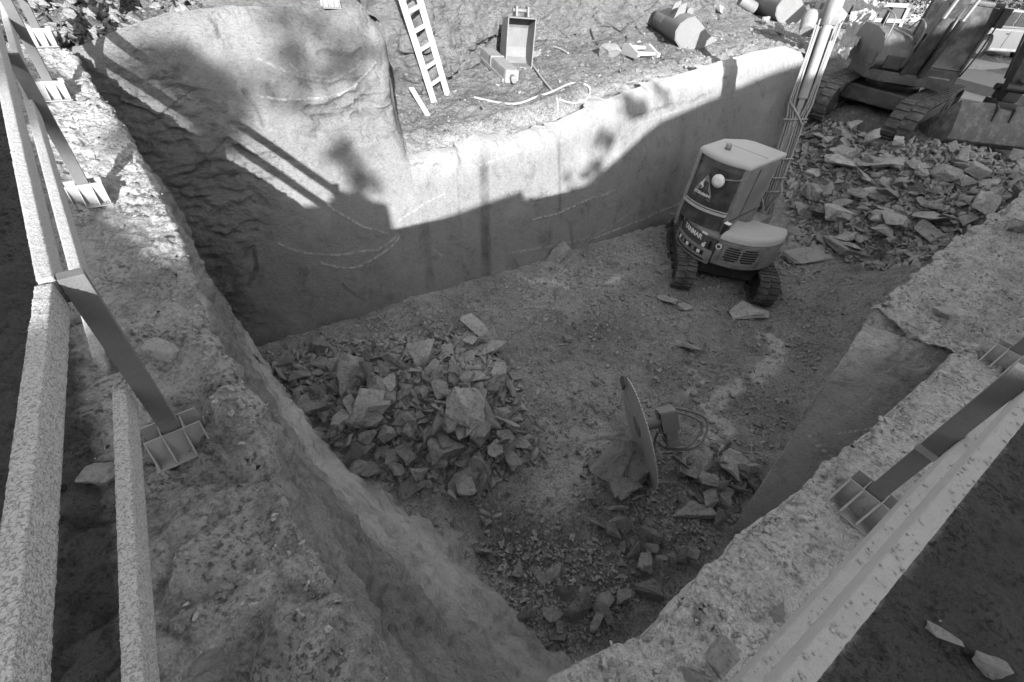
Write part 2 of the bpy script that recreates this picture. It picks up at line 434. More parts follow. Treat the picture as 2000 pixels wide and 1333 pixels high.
def _tps(P, X, Y):
    out = np.zeros_like(X)
    for i in range(len(P) - 3):
        r2 = (X - _fp[i, 0]) ** 2 + (Y - _fp[i, 1]) ** 2
        out += P[i] * r2 * np.log(r2 + 1e-9) * 0.5
    return out + P[-3] + P[-2] * X + P[-1] * Y
_n = len(_fp); _A = np.zeros((_n + 3, _n + 3))
_r2 = ((_fp[:, None, :2] - _fp[None, :, :2]) ** 2).sum(2)
_A[:_n, :_n] = _r2 * np.log(_r2 + 1e-9) * 0.5 + np.eye(_n) * 0.15
_A[:_n, _n] = 1; _A[:_n, _n + 1:] = _fp[:, :2]; _A[_n:, :_n] = _A[:_n, _n:].T
_TP = np.linalg.solve(_A, np.concatenate([_fp[:, 2], [0, 0, 0]]))
xs = np.concatenate([np.arange(-6.2, 9.6, 0.03), np.arange(9.6, 27, 0.09)])
ys = np.concatenate([np.arange(-0.8, 12.6, 0.03), np.arange(12.6, 32, 0.09)])
XX, YY = np.meshgrid(xs, ys, indexing='ij'); _P2 = np.stack([XX.ravel(), YY.ravel()], 1)
ZZ = _tps(_TP, XX.ravel(), YY.ravel())
# heaps under the loose rock
def heap(px, py, rad, hgt, h=5.2):
    c = at(px, py, h)[:2]; return hgt * np.exp(-((_P2 - c) ** 2).sum(1) / (2 * rad * rad))
ZZ += heap(830, 800, 0.72, 0.42) + heap(930, 790, 0.5, 0.22) + heap(1210, 960, 0.35, 0.16) + heap(1380, 930, 0.5, 0.14) + heap(1090, 1150, 0.4, 0.06)
P3 = np.concatenate([_P2, ZZ[:, None]], 1)
_wb, _wb2, _wv = worley(P3 * [1, 1, 0], 0.16)
_sb, _sb2, _sv = worley(P3 * [1, 1, 0] + 5, 0.42)
clod = smooth(-0.15, 0.35, fbm(P3 * [1, 1, 0], 1.1, 3))
ZZ = ZZ + 0.09 * fbm(P3 * [1, 1, 0], 1.3, 5, 0.5) + 0.045 * (0.5 - _wb) * (0.3 + clod) + 0.075 * (_sv - 0.5) * smooth(0.03, 0.16, _sb2) * clod \
     + 0.034 * fbm(P3 * [1, 1, 0], 0.16, 4, 0.65)
# ruts of the tracks, running from the machine back to the wall
def rut(pts, wid, dep):
    line = [at(a, b, 5.2)[:2] for a, b in pts]; d = polydist(_P2, line)
    t = (_P2 @ np.array([0.1, 1.0])) * 2 * math.pi / 0.16
    return np.exp(-(d / wid) ** 2) * (-dep + 0.022 * np.sin(t))
near = (XX.ravel() > -2) & (XX.ravel() < 7) & (YY.ravel() > 5) & (YY.ravel() < 11.5)
rr_ = rut([(1345, 590), (1300, 640), (1180, 690), (1060, 700)], 0.2, 0.03) + rut([(1270, 480), (1150, 560), (1040, 630)], 0.22, 0.03) + rut([(1510, 610), (1480, 660), (1380, 730)], 0.2, 0.03)
ZZ = ZZ + np.where(near, rr_, 0)
dust = 0.42 + 0.50 * fbm(P3 * [1, 1, 0], 1.4, 5, 0.6)
def pale(poly, wid, amt, h=5.2):
    line = [at(a, b, h)[:2] for a, b in poly]; d = polydist(_P2 + 0.12 * np.stack([fbm(P3 * [1, 1, 0] + 9, 0.4, 3), fbm(P3 * [1, 1, 0] + 31, 0.4, 3)], 1), line)
    return amt * np.exp(-(d / wid) ** 2)
dust = dust + pale([(1495, 650), (1525, 670), (1515, 700), (1480, 735)], 0.10, 1.3) + pale([(1350, 720), (1375, 745), (1350, 760)], 0.08, 0.8) \
     + pale([(1450, 750), (1380, 790), (1420, 840), (1375, 860)], 0.11, 1.2) + pale([(1090, 850), (1180, 830), (1170, 870)], 0.16, 0.5) \
     + pale([(1190, 550), (1205, 545)], 0.10, 0.6) + pale([(1100, 560), (1020, 545)], 0.12, 0.4) + pale([(1080, 1000), (1160, 850)], 0.22, 0.35)
dust = dust + pale([(1130, 1310), (1010, 1200), (900, 1090), (790, 1000), (660, 890)], 0.22, 0.55)
dust -= pale([(1000, 1110), (1080, 1140), (1180, 1180)], 0.5, 0.35) + pale([(1000, 700), (1150, 640), (1300, 700)], 0.6, 0.1)
dust = dust - 0.35 * smooth(-2.9, -1.5, ZZ)
FLOOR = np.stack([XX.ravel(), YY.ravel(), ZZ], 1)
me = gridmesh('pit_floor', FLOOR, len(xs), len(ys), True, {'dust': np.clip(dust, 0, 1.2)})
pit_floor = tag(link('ground', me, M_FLOOR), kind='structure')
ZG = ZZ.reshape(len(xs), len(ys))
def floor_z(x, y):
    i = np.clip(np.searchsorted(xs, x) - 1, 0, len(xs) - 2); j = np.clip(np.searchsorted(ys, y) - 1, 0, len(ys) - 2)
    fx = (x - xs[i]) / (xs[i + 1] - xs[i]); fy = (y - ys[j]) / (ys[j + 1] - ys[j])
    return (ZG[i, j] * (1 - fx) + ZG[i + 1, j] * fx) * (1 - fy) + (ZG[i, j + 1] * (1 - fx) + ZG[i + 1, j + 1] * fx) * fy
def at_floor(px, py):
    """the point of the pit floor seen at a pixel"""
    r = ray(px, py); r = r / np.linalg.norm(r); t = 1.5
    for _ in range(900):
        p = CAM + r * t
        if p[2] <= floor_z(p[0], p[1]): break
        t += max(0.012, (p[2] - floor_z(p[0], p[1])) * 0.35)
    p[2] = floor_z(p[0], p[1]); return p

def jitter(G, nrm, amps, seed=0.0):
    """displace a grid along its normals by several noise layers (scale, amplitude, kind)"""
    sh = G.shape; P = G.reshape(-1, 3) + seed; D = np.zeros(len(P))
    for sc, am, kd in amps:
        am = np.broadcast_to(am, sh[:2]).ravel() if not np.isscalar(am) else am
        if kd == 'f': v = fbm(P, sc, 4)
        elif kd == 'r': v = fbm(P, sc, 4, ridged=True) - 0.3
        elif kd == 'c': v = 0.5 - worley(P, sc)[0]
        elif kd == 'b': _, e, val = worley(P, sc); v = (val - 0.5) * smooth(0.02, 0.14, e)
        D += am * v
    return G + nrm * D.reshape(sh[:2])[..., None]

# ---- left ledge and the sloping side below it
OUTL = np.array([-0.72, -0.69, 0.0])
def h_of(p): return CAM[2] - p[2]
def lsec(edge, foot, mid=0.45):
    e = np.array(edge, float); f = np.array(foot, float)
    m1 = e + (f - e) * np.array([0.17, 0.17, 0.35]); m2 = e + (f - e) * np.array([0.50, 0.50, 0.72])
    return [e + OUTL * 6 + [0, 0, 0.1], e + OUTL * 1.3 + [0, 0, -0.03], e + OUTL * 0.45, e + OUTL * 0.10, e + [0, 0, -0.01],
            e + (f - e) * np.array([0.015, 0.015, 0.045]), m1, m2, f, f + (f - e) * np.array([0.30, 0.30, 0]) + [0, 0, -0.30]]
EDGE_L = [(0.12, -0.16, 0.0), at(800, 1440, 2.1), at(730, 1333, 2.1), at(668, 1200, 2.1), at(590, 1060, 2.1), at(540, 955, 2.1), at(490, 830, 2.1), at(430, 720, 2.08), at(345, 460, 2.03),
          at(262, 304, 1.92), at(214, 214, 1.80), at(166, 145, 1.68), at(131, 107, 1.58), at(104, 84, 1.52)]
FOOT_L = [at(1290, 1420, 5.1), at(1210, 1370, 5.1), at(1130, 1310, 5.1), at(1010, 1200, 5.1), at(900, 1090, 5.12), at(790, 1000, 5.15), at(660, 890, 5.2), at(585, 800, 5.2), at(490, 685, 5.25),
          None, None, None, None, None]
for i in range(9, 14):
    e = np.array(EDGE_L[i]); FOOT_L[i] = np.array([e[0] + 0.35, e[1] + 0.35, -3.3])
secs = [lsec(e, f) for e, f in zip(EDGE_L, FOOT_L)]
nu, nv = 640, 420
G = loft(secs, nu, nv, uweights=[.25, .3, .35, .4, .4, .4, .45, .8, 1.2, 1.3, 1.2, 1.2, .8], vweights=[.6, .8, .7, .35, .35, .9, 1.5, 1.2, .3])
vk = np.cumsum([0, .6, .8, .7, .35, .35, .9, 1.5, 1.2, .3]); vv = np.linspace(0, vk[-1], nv)
onledge = (1 - smooth(vk[4] - 0.1, vk[5], vv))[None, :] * np.ones((nu, 1))
onside = 1 - onledge
N = gridnormals(G); N *= np.sign(N[..., 2:3] + 0.25 * (N[..., 0:1] + N[..., 1:2]) + 1e-6)
P = G.reshape(-1, 3)
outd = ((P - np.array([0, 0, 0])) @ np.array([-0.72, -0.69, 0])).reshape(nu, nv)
clodm = smooth(-0.1, 0.35, fbm(P, 0.7, 3)).reshape(nu, nv)
nearw = np.interp(np.arange(nu), [0, 180, 240, 330, 400, nu], [1, 1, 0.25, 0.45, 0.1, 0.05])[:, None]
wideside = np.interp(np.arange(nu), [0, 200, 330, 420, nu], [1, 1, 0.8, 0.35, 0.25])[:, None]
G2 = jitter(G, N, [(1.1, 0.07 * onledge, 'f'), (0.30, 0.06 * onledge, 'f'), (0.13, 0.07 * onledge * clodm, 'c'), (0.05, 0.022 * onledge * clodm, 'c'), (0.2, 0.035 * onledge * clodm, 'b'), (0.42, 0.10 * onledge * nearw, 'b'), (0.24, 0.08 * onledge * nearw * (1 - clodm), 'b'), (0.16, 0.05 * onledge * nearw, 'c'),
                   (0.9, 0.15 * onside * wideside, 'f'), (0.42, 0.07 * onside * wideside, 'r'), (0.22, 0.04 * onside, 'b'), (0.12, 0.03, 'f')])
# long furrows down the sloping side
P2g = G.reshape(-1, 3)
fc_ = np.stack([P2g @ np.array([0.69, -0.72, 0.0]) * 0.22 + P2g[:, 2] * 0.25, P2g @ np.array([0.45, 0.45, -0.75]), 0 * P2g[:, 0]], 1)
fur = fbm(fc_, 0.22, 5, 0.6, ridged=True).reshape(nu, nv)
G2 += N * (0.045 * onside * wideside * fur)[..., None]
P = G2.reshape(-1, 3)
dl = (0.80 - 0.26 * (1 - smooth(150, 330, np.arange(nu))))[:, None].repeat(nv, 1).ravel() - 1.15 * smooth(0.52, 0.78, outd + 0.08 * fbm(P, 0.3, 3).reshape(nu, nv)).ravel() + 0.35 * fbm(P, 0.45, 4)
sidepale = smooth(0.45, 0.75, np.linspace(0, 1, nv))[None, :] * 0
w_u = np.linspace(0, 1, nu)[:, None]
pl = (smooth(vk[6] + 0.35, vk[8] - 0.45, vv) * (1 - smooth(vk[8] + .1, vk[9], vv)))[None, :] * np.interp(np.arange(nu), [0, 60, 130, 330, 400, nu], [0.25, 0.35, 0.95, 0.8, 0.2, 0.0])[:, None]
pl = np.clip(pl.ravel() * (0.7 + 0.5 * fbm(P, 0.35, 4) + 0.9 * fbm(fc_, 0.3, 4)), 0, 1)
kk = int((vk[4] * 0.6 + vk[5] * 0.4) / vk[-1] * nv)          # split: ledge top (earth) and side (rock)
top = G2[:, :kk + 1]; side = G2[:, kk:]
dl2 = dl.reshape(nu, nv)
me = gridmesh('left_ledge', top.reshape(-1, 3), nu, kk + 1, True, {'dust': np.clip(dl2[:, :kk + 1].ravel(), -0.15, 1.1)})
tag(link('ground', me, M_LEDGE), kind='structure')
ns = nv - kk
dr = np.clip(np.interp(vv[kk:], [vk[4], vk[5] + 0.1], [0.12, 0.0])[None, :] * np.ones((nu, 1)), 0, 1)
me = gridmesh('left_side', side.reshape(-1, 3), nu, ns, True,
              {'pale': np.clip(pl.reshape(nu, nv)[:, kk:] * 0.9 + dr * 0.5, 0, 1).ravel(), 'mark': np.zeros(nu * ns), 'darken': np.clip(0.75 - 1.6 * pl.reshape(nu, nv)[:, kk:] + 0.8 * fbm(side.reshape(-1, 3), 0.5, 4).reshape(nu, ns), 0, 1).ravel() * 0.85,
               'rough': np.full(nu * ns, 0.35)})
uvl = me.uv_layers.new(name='UVMap')
tag(link('rock_slope', me, M_SIDE), kind='structure')
LEDGE_G = top

# ---- right ledge, its notch and the block beyond
OUTR = np.array([0.636, -0.772, 0.0])
def rsec(e, foot=None, lip=0.0):
    e = np.array(e, float); f = np.array(foot if foot is not None else e + [-0.04, 0.05, -3.3], float)
    return [e + OUTR * 6 + [0, 0, -0.1], e + OUTR * 1.2 + [0, 0, -0.05], e + OUTR * 0.5, e + OUTR * 0.12, e + [0, 0, -0.01], e + (f - e) * 0.03, e + (f - e) * 0.35, f, f + [0, 0, -0.4]]
cn = at(1706, 604, 2.1); cf = at(1429, 1039, 5.1)
lean = cf - cn
notch = at(1895, 668, 2.1)
EDGE_R = [(0.12, -0.16, 0.0), at(1073, 1331, 2.1), at(1224, 1271, 2.1), at(1329, 1184, 2.1), at(1385, 1107, 2.1), at(1465, 1040, 2.1), at(1556, 960, 2.1), at(1652, 881, 2.1),
          at(1760, 787, 2.1), at(1861, 697, 2.1), notch, cn * 0.35 + notch * 0.65, cn * 0.7 + notch * 0.3, cn, at(1804, 523, 2.1), at(1900, 447, 2.1), at(1950, 412, 2.08), at(2000, 378, 2.0), at(2150, 270, 1.9)]
secs = []
for i, e in enumerate(EDGE_R):
    if i < 10: secs.append(rsec(e))
    elif i <= 12: secs.append(rsec(e, np.array(e) + lean * [1, 1, 1.05]))
    elif i == 13: secs.append(rsec(e, np.array(e) + lean * [1, 1, 1.05]))
    else: secs.append(rsec(e, np.array(e) + [0.1, -0.1, -3.3]))
uw = [.3, .3, .35, .3, .35, .4, .4, .5, .5, .15, .35, .35, .3, .8, .8, .3, .5, .8]
nu, nv = 560, 330
vw = [.5, .8, .8, .6, .18, .5, .9, .2]
G = loft(secs, nu, nv, uweights=uw, vweights=vw, catmull=False)
vk = np.concatenate([[0], np.cumsum(vw)]); vv = np.linspace(0, vk[-1], nv)
uk = np.concatenate([[0], np.cumsum(uw)]); uu = np.linspace(0, uk[-1], nu)
onledge = (1 - smooth(vk[4] - 0.05, vk[5] + 0.02, vv))[None, :] * np.ones((nu, 1))
lip = (smooth(vk[3] - 0.2, vk[4], vv) * (1 - smooth(vk[5], vk[6], vv)))[None, :] * np.ones((nu, 1))
N = gridnormals(G); N *= np.sign(N[..., 2:3] * 0.7 - 0.5 * N[..., 0:1] + 0.5 * N[..., 1:2] + 1e-6)
Pq = G.reshape(-1, 3)
clodm = smooth(0.0, 0.4, fbm(Pq + 3, 0.6, 3)).reshape(nu, nv)
farblock = smooth(uk[10] - 0.1, uk[11], uu)[:, None] * np.ones((1, nv))
G2 = jitter(G, N, [(1.0, 0.05 * onledge, 'f'), (0.25, 0.030 * onledge, 'f'), (0.10, 0.035 * onledge * clodm, 'c'), (0.045, 0.012 * onledge, 'c'), (0.35, 0.05 * lip, 'f'), (0.12, 0.03 * lip, 'b'),
                   (1.2, 0.03, 'f'), (0.3, 0.10 * farblock * onledge, 'f'), (0.16, 0.05 * farblock * onledge, 'b')], 4.0)
kk = int(vk[5] / vk[-1] * nv) + 1
P = G2.reshape(-1, 3)
offd = np.broadcast_to(np.interp(vv, vk[:5], [6, 1.2, 0.5, 0.12, 0])[None, :], (nu, nv)).ravel()
dl = 0.86 - 1.2 * smooth(0.42, 0.60, offd + 0.06 * fbm(P, 0.3, 3)) * (1 - farblock.ravel() * 0.8) + 0.14 * fbm(P, 0.45, 3)
dl2 = np.clip(dl, -0.15, 1.1).reshape(nu, nv)
RIGHT_G = G2[:, :kk + 1]
me = gridmesh('right_ledge', RIGHT_G.reshape(-1, 3), nu, kk + 1, True, {'dust': dl2[:, :kk + 1].ravel()})
tag(link('ground', me, M_LEDGE), kind='structure')
side = G2[:, kk:]; ns = nv - kk
Ps = side.reshape(-1, 3)
def cutmark(P):
    q = (P - CAM) @ ROT; u = np.where(q[:, 2] > .3, q[:, 0] / np.maximum(q[:, 2], .3) * F + CX, 1e9); v = np.where(q[:, 2] > .3, q[:, 1] / np.maximum(q[:, 2], .3) * F + CY, 1e9)
    out = np.zeros(len(P))
    for line in ([(1615, 762), (1655, 774), (1700, 780), (1750, 773), (1800, 752)], [(1608, 795), (1660, 801), (1720, 797)], [(1640, 845), (1700, 838)], [(1580, 850), (1610, 880), (1640, 905)], [(1700, 660), (1760, 680), (1830, 690)]):
        L = [P[np.argmin((u - a) ** 2 + (v - b) ** 2)] for a, b in line]; L = curve_pts(L, 20); best = np.full(len(P), 9.0)
        for a, b in zip(L[:-1], L[1:]):
            ab = b - a; t = np.clip(((P - a) @ ab) / max(ab @ ab, 1e-9), 0, 1); best = np.minimum(best, np.linalg.norm(P - a - t[:, None] * ab, axis=1))
        out = np.maximum(out, smooth(0.012, 0.004, best))
    return out
me = gridmesh('right_side', Ps, nu, ns, True, {'pale': np.zeros(nu * ns), 'mark': cutmark(Ps), 'darken': np.full(nu * ns, 0.0), 'rough': np.full(nu * ns, 0.12)})
me.uv_layers.new(name='UVMap')
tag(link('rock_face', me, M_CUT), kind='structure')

# ---- the sawn back wall
topm = [(803, 313), (850, 302), (908, 296), (938, 270), (1000, 272), (1086, 248), (1180, 205), (1274, 170), (1370, 140), (1480, 106), (1545, 94), (1585, 108)]
botm = [(440, 700), (485, 682), (600, 652), (720, 630), (870, 587), (1010, 547), (1140, 502), (1240, 457), (1330, 427), (1420, 385), (1490, 335), (1520, 290), (1560, 235), (1590, 180)]
blk = [(125, 112), (150, 102), (200, 80), (240, 64), (330, 32), (450, 18), (560, 20), (640, 26), (700, 22), (730, 30), (747, 48)]
tw = np.array([walluv(*p) for p in topm]); bw_ = np.array([walluv(*p) for p in botm]); kw = np.array([walluv(*p) for p in blk])
we = kw[-1, 0] + 0.02                                        # right end of the raised block
def wall_grid(w0, w1, topf, nu, nv, taper=None):
    w = np.linspace(w0, w1, nu); zb = np.interp(w, bw_[:, 0], bw_[:, 1]) - 0.25; zt = topf(w)
    t = np.linspace(0, 1, nv); Z = zb[:, None] + (zt - zb)[:, None] * t[None, :]
    return np.broadcast_to(w[:, None], Z.shape).copy(), Z
PXMARK = [[(500, 115), (560, 140), (608, 158), (650, 158), (690, 140), (705, 120)], [(500, 182), (560, 196), (640, 191), (690, 175), (734, 122)], [(560, 120), (600, 150), (640, 150)],
          [(520, 250), (644, 288), (690, 288), (734, 278), (793, 238)], [(545, 476), (580, 490), (640, 500), (700, 494), (743, 486), (778, 456)], [(625, 515), (684, 523), (720, 512), (753, 491), (780, 462)],
          [(986, 490), (1019, 494), (1056, 480), (1080, 462)], [(994, 374), (1010, 390), (1037, 397), (1060, 395)], [(640, 400), (700, 440), (760, 455)], [(846, 488), (860, 498), (875, 510)], [(905, 498), (925, 488)],
          [(990, 495), (1060, 484), (1130, 470), (1180, 450), (1237, 410)], [(1040, 430), (1105, 412), (1150, 390), (1200, 372)], [(860, 345), (900, 330), (950, 320), (1000, 300), (1060, 280)], [(640, 350), (700, 345), (760, 320), (790, 300)],
          [(780, 430), (830, 400), (870, 380)], [(1150, 470), (1300, 410), (1400, 360)], [(1250, 240), (1330, 215), (1440, 185)], [(850, 590), (960, 560), (1000, 540)], [(1060, 255), (1130, 240), (1200, 205)]]
PXCRACK = [[(600, 212), (650, 200), (700, 190), (735, 197)], [(700, 205), (735, 200), (775, 195)], [(612, 235), (650, 222), (690, 212)], [(622, 104), (645, 102), (655, 108), (672, 110), (690, 112), (705, 98)], [(690, 225), (740, 215), (778, 205)],
           [(440, 300), (470, 295), (500, 310), (530, 330)], [(265, 292), (330, 285), (390, 290), (450, 300)], [(480, 505), (495, 490), (500, 530), (488, 560)], [(300, 360), (380, 340), (440, 320)], [(670, 560), (690, 582)],
           [(400, 460), (440, 470), (500, 455)], [(480, 180), (500, 210), (515, 240)], [(1230, 230), (1290, 212), (1380, 190)]]
STAINS = [((945, 262), (950, 585), 0.13, 1.0), ((1090, 250), (1095, 420), 0.05, 0.8), ((833, 430), (838, 560), 0.09, 0.6), ((893, 330), (900, 440), 0.03, 0.6), ((1340, 225), (1300, 400), 0.25, 0.3), ((1115, 440), (1118, 475), 0.06, 0.8), ((1060, 455), (1065, 480), 0.18, 0.45), ((885, 300), (888, 350), 0.04, 0.6)]
def wall_attrs(W, Z):
    UV = np.stack([W.ravel(), Z.ravel()], 1); P = wallxyz(W.ravel(), Z.ravel())
    wob = 0.05 * np.stack([fbm(P, 0.5, 3), fbm(P + 7, 0.5, 3)], 1)
    mark = np.zeros(len(UV)); crack = np.zeros(len(UV)); darken = np.zeros(len(UV))
    for k, line in enumerate(PXMARK):
        L = [tuple(q) for q in curve_pts([np.append(walluv(*p), 0) for p in line], 14)]; L = [q[:2] for q in L]
        mark = np.maximum(mark, (0.55 + 0.45 * math.sin(k * 1.7)) * smooth(0.022, 0.005, polydist(UV + wob * 0.7, L)))
    for line in PXCRACK:
        crack = np.maximum(crack, smooth(0.045, 0.005, polydist(UV + wob * [1.0, 2.0], [walluv(*p) for p in line])) * (0.55 + 0.9 * fbm(P + 21, 0.35, 3)))
    for a, b, wd, am in STAINS:
        a = walluv(*a); b = walluv(*b)
        e = np.abs(UV[:, 0] + wob[:, 0] * 0.6 - np.interp(UV[:, 1], [b[1], a[1]], [b[0], a[0]]))
        darken = np.maximum(darken, am * (0.65 + 0.7 * fbm(P * [1, 1, 0.5] + 3, 0.35, 4)) * smooth(wd * 1.15, wd * 0.35, e) * smooth(a[1] + 0.05, a[1] - 0.1, UV[:, 1]) * smooth(b[1] - 0.25, b[1] + 0.1, UV[:, 1]))
    # natural broken rock low in the dark corner and along the raised lip
    px_rough = [(300, 150), (420, 290), (520, 320), (480, 400), (400, 500), (440, 640), (330, 560), (220, 260)]
    pr = np.array([walluv(*p) for p in px_rough]); cen = polydist(UV, [tuple(p) for p in pr] + [tuple(pr[0])])
    ins = inpoly(UV, [tuple(p) for p in pr]); rough = np.where(ins, 1.0, smooth(0.7, 0.0, cen))
    pr2 = np.array([walluv(*p) for p in [(600, 180), (780, 180), (790, 260), (700, 250), (620, 240)]])
    cen = polydist(UV, [tuple(p) for p in pr2] + [tuple(pr2[0])]); rough = np.maximum(rough, np.where(inpoly(UV, [tuple(p) for p in pr2]), 0.7, 0.7 * smooth(0.4, 0, cen)))
    basez = np.interp(UV[:, 0], bw_[:, 0], bw_[:, 1])
    darken = np.maximum(darken, 0.55 * smooth(0.28, 0.0, UV[:, 1] - basez + 0.25 * wob[:, 0]))  # darker band along the foot of the wall
    darken = np.maximum(darken, 0.45 * smooth(1.2, -1.0, UV[:, 0]) * smooth(-1.0, -2.2, UV[:, 1]))  # darker low down at the left end
    pale = 0.25 * smooth(0.1, 0.5, fbm(P, 0.9, 4)) + 0.5 * smooth(0.55, 0.0, np.abs(UV[:, 1] - np.interp(UV[:, 0], tw[:, 0], tw[:, 1]))) * (UV[:, 0] > we)  # paler towards the top edge right of the raised block
    return UV, mark, crack, darken, rough, pale
def wall_mesh(name, W, Z, edge=None):
    nu, nv = W.shape; UV, mark, crack, darken, rough, pale = wall_attrs(W, Z)
    P = wallxyz(W.ravel(), Z.ravel())
    d = 0.05 * fbm(P, 1.4, 4) + 0.012 * fbm(P, 0.25, 4) + rough * (0.14 * fbm(P, 0.8, 4, ridged=True) + 0.06 * fbm(P * [1, 1, 2.5], 0.25, 3)) + 0.05 * (worley(P * [1, 1, 2.2], 0.7)[2] - 0.5) * rough
    d = d - 0.012 * mark + 0.05 * np.clip(crack, 0, 1)
    if edge is not None: d = d + edge.ravel()
    Q = wallxyz(W.ravel(), Z.ravel(), d)
    me = gridmesh(name, Q, nu, nv, True, {'mark': mark, 'darken': np.clip(darken + 0.7 * crack, 0, 1), 'rough': np.maximum(rough, 0.05), 'pale': np.clip(pale, 0, 1)})
    uv = me.uv_layers.new(name='UVMap'); li = np.zeros(len(me.loops), np.int32); me.loops.foreach_get('vertex_index', li)
    uv.data.foreach_set('uv', UV[li].astype(np.float32).ravel())
    return me
W1, Z1 = wall_grid(kw[0, 0] - 0.35, we, lambda w: np.interp(w, kw[:, 0], kw[:, 1]), 300, 270)
# the raised block: ragged right edge and a rounded lip
zrel = (Z1 - Z1[:, -1:]) 
lipo = 0.20 * np.exp(zrel / 0.07) + 0.16 * np.exp(zrel / 0.25) * smooth(-0.1, 0.4, fbm(np.stack([W1.ravel() * 1.0, Z1.ravel(), 0 * W1.ravel()], 1), 0.45, 4)).reshape(W1.shape)                         # the top lip rolls back
ed_px = [(747, 48), (762, 85), (770, 140), (776, 200), (785, 240), (803, 313)]
ed = np.array([walluv(*p) for p in ed_px])
zz_line = np.linspace(ed[-1, 1], ed[0, 1], 40)
wedge = np.interp(Z1, ed[::-1, 1], ed[::-1, 0])
rag = 0.05 * fbm(np.stack([0 * Z1.ravel(), 0 * Z1.ravel(), Z1.ravel()], 1), 0.3, 4).reshape(Z1.shape)
above = smooth(ed[-1, 1] - 0.05, ed[-1, 1] + 0.05, Z1)
f_ = (W1 - W1[0, 0]) / (we - W1[0, 0])
W1 = W1 + f_ ** 8 * (np.where(Z1 > ed[-1, 1], wedge + rag - we, 0.0))
sideo = 0.16 * np.exp((W1 - np.where(Z1 > ed[-1, 1], wedge, 99)) / 0.07) * above
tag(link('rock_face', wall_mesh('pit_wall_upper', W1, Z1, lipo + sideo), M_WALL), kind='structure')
ED3 = np.array([wallxyz(np.interp(z, ed[::-1, 1], ed[::-1, 0]), z, 0.16) for z in np.linspace(ed[-1, 1] - 0.15, ed[0, 1] - 0.22, 40)])
W2, Z2 = wall_grid(we, tw[-1, 0], lambda w: np.interp(w, tw[:, 0], tw[:, 1]) + 0.05 * fbm(np.stack([w, 0 * w, 0 * w], 1), 0.6, 5, 0.6) * smooth(we + 7, we + 3, w), 620, 150)
zrel = (Z2 - Z2[:, -1:]); lip2 = 0.20 * np.exp(zrel / (0.04 + 0.10 * smooth(we + 2, we + 6, W2))) + 0.22 * np.exp(zrel / 0.2) * smooth(0.0, 0.45, fbm(np.stack([W2.ravel(), Z2.ravel(), 0 * W2.ravel()], 1), 0.5, 5)).reshape(W2.shape)
lip2 = lip2 + 0.25 * np.exp((W2 - tw[-1, 0]) / 0.06)
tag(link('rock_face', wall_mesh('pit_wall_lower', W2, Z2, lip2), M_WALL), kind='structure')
# end of the wall, turning back
EP = wallxyz(np.full(60, tw[-1, 0]), np.linspace(Z2[-1, 0] - 0.6, Z2[-1, -1], 60), 0.0)
Gs = np.stack([EP[:, None, :] + np.append(WN, 0) * t for t in np.linspace(0.25, 6, 60)], 2).reshape(60, 60, 3)
Gs += np.append(WR, 0) * np.linspace(0, 1.2, 60)[None, :, None] ** 1.0
Gs = jitter(Gs, np.broadcast_to(np.append(WR, 0), Gs.shape), [(0.8, 0.25, 'f'), (0.3, 0.12, 'b')])
me = gridmesh('wall_end', Gs.reshape(-1, 3), 60, 60, True, {k: np.full(3600, v) for k, v in dict(pale=0.3, mark=0, darken=0.1, rough=0.8).items()}); me.uv_layers.new(name='UVMap')
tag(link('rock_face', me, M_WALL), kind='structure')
# side of the raised block, facing the shelf
Gs = np.stack([ED3[:, None, :] + np.append(WN, 0) * t + np.append(WR, 0) * (0.10 * t) for t in np.linspace(0.0, 3.4, 70)], 2).reshape(40, 70, 3)
Gs = jitter(Gs, np.broadcast_to(np.append(WR, 0), Gs.shape), [(0.8, 0.12 * smooth(0, 0.3, np.linspace(0, 3.4, 70))[None, :] * np.ones((40, 1)), 'f'), (0.3, 0.05, 'b')])
me = gridmesh('block_side', Gs.reshape(-1, 3), 40, 70, True, {k: np.full(2800, v) for k, v in dict(pale=0, mark=0, darken=0.2, rough=0.6).items()}); me.uv_layers.new(name='UVMap')
tag(link('rock_face', me, M_WALL), kind='structure')
# top of the raised block and the ground left of it
fr = [wallpt(*p, 0.33) for p in blk]
fr = [fr[0] + np.append(-WR * 1.0, -0.1)] + fr
secs = []
for i, p in enumerate(fr):
    lift = 0.55 if i < 6 else 0.3
    secs.append([p + [0, 0, -0.02], p + np.append(WN * 0.5, 0.05), p + np.append(WN * 1.6, 0.14), p + np.append(WN * 3.2, lift), p + np.append(WN * 9, lift + 1.6)])
G = loft(secs, 300, 190, vweights=[.6, .9, 1, 1.2]); N = np.zeros_like(G); N[..., 2] = 1
P = G.reshape(-1, 3); lf = np.interp(np.arange(300), [0, 110, 170, 300], [1, 1, 0.25, 0.2])[:, None] * np.ones((1, 190))
G = jitter(G, N, [(0.9, 0.10, 'f'), (0.3, 0.10 * lf, 'f'), (0.22, 0.20 * lf, 'b'), (0.1, 0.05 * lf, 'c')])
me = gridmesh('block_top', G.reshape(-1, 3), 300, 190, True, {'dust': np.clip(0.75 - 0.5 * lf.ravel() + 0.2 * fbm(P, 0.6, 3), 0, 1)})
tag(link('ground', me, M_SHELF), kind='structure')
BLOCKTOP = G

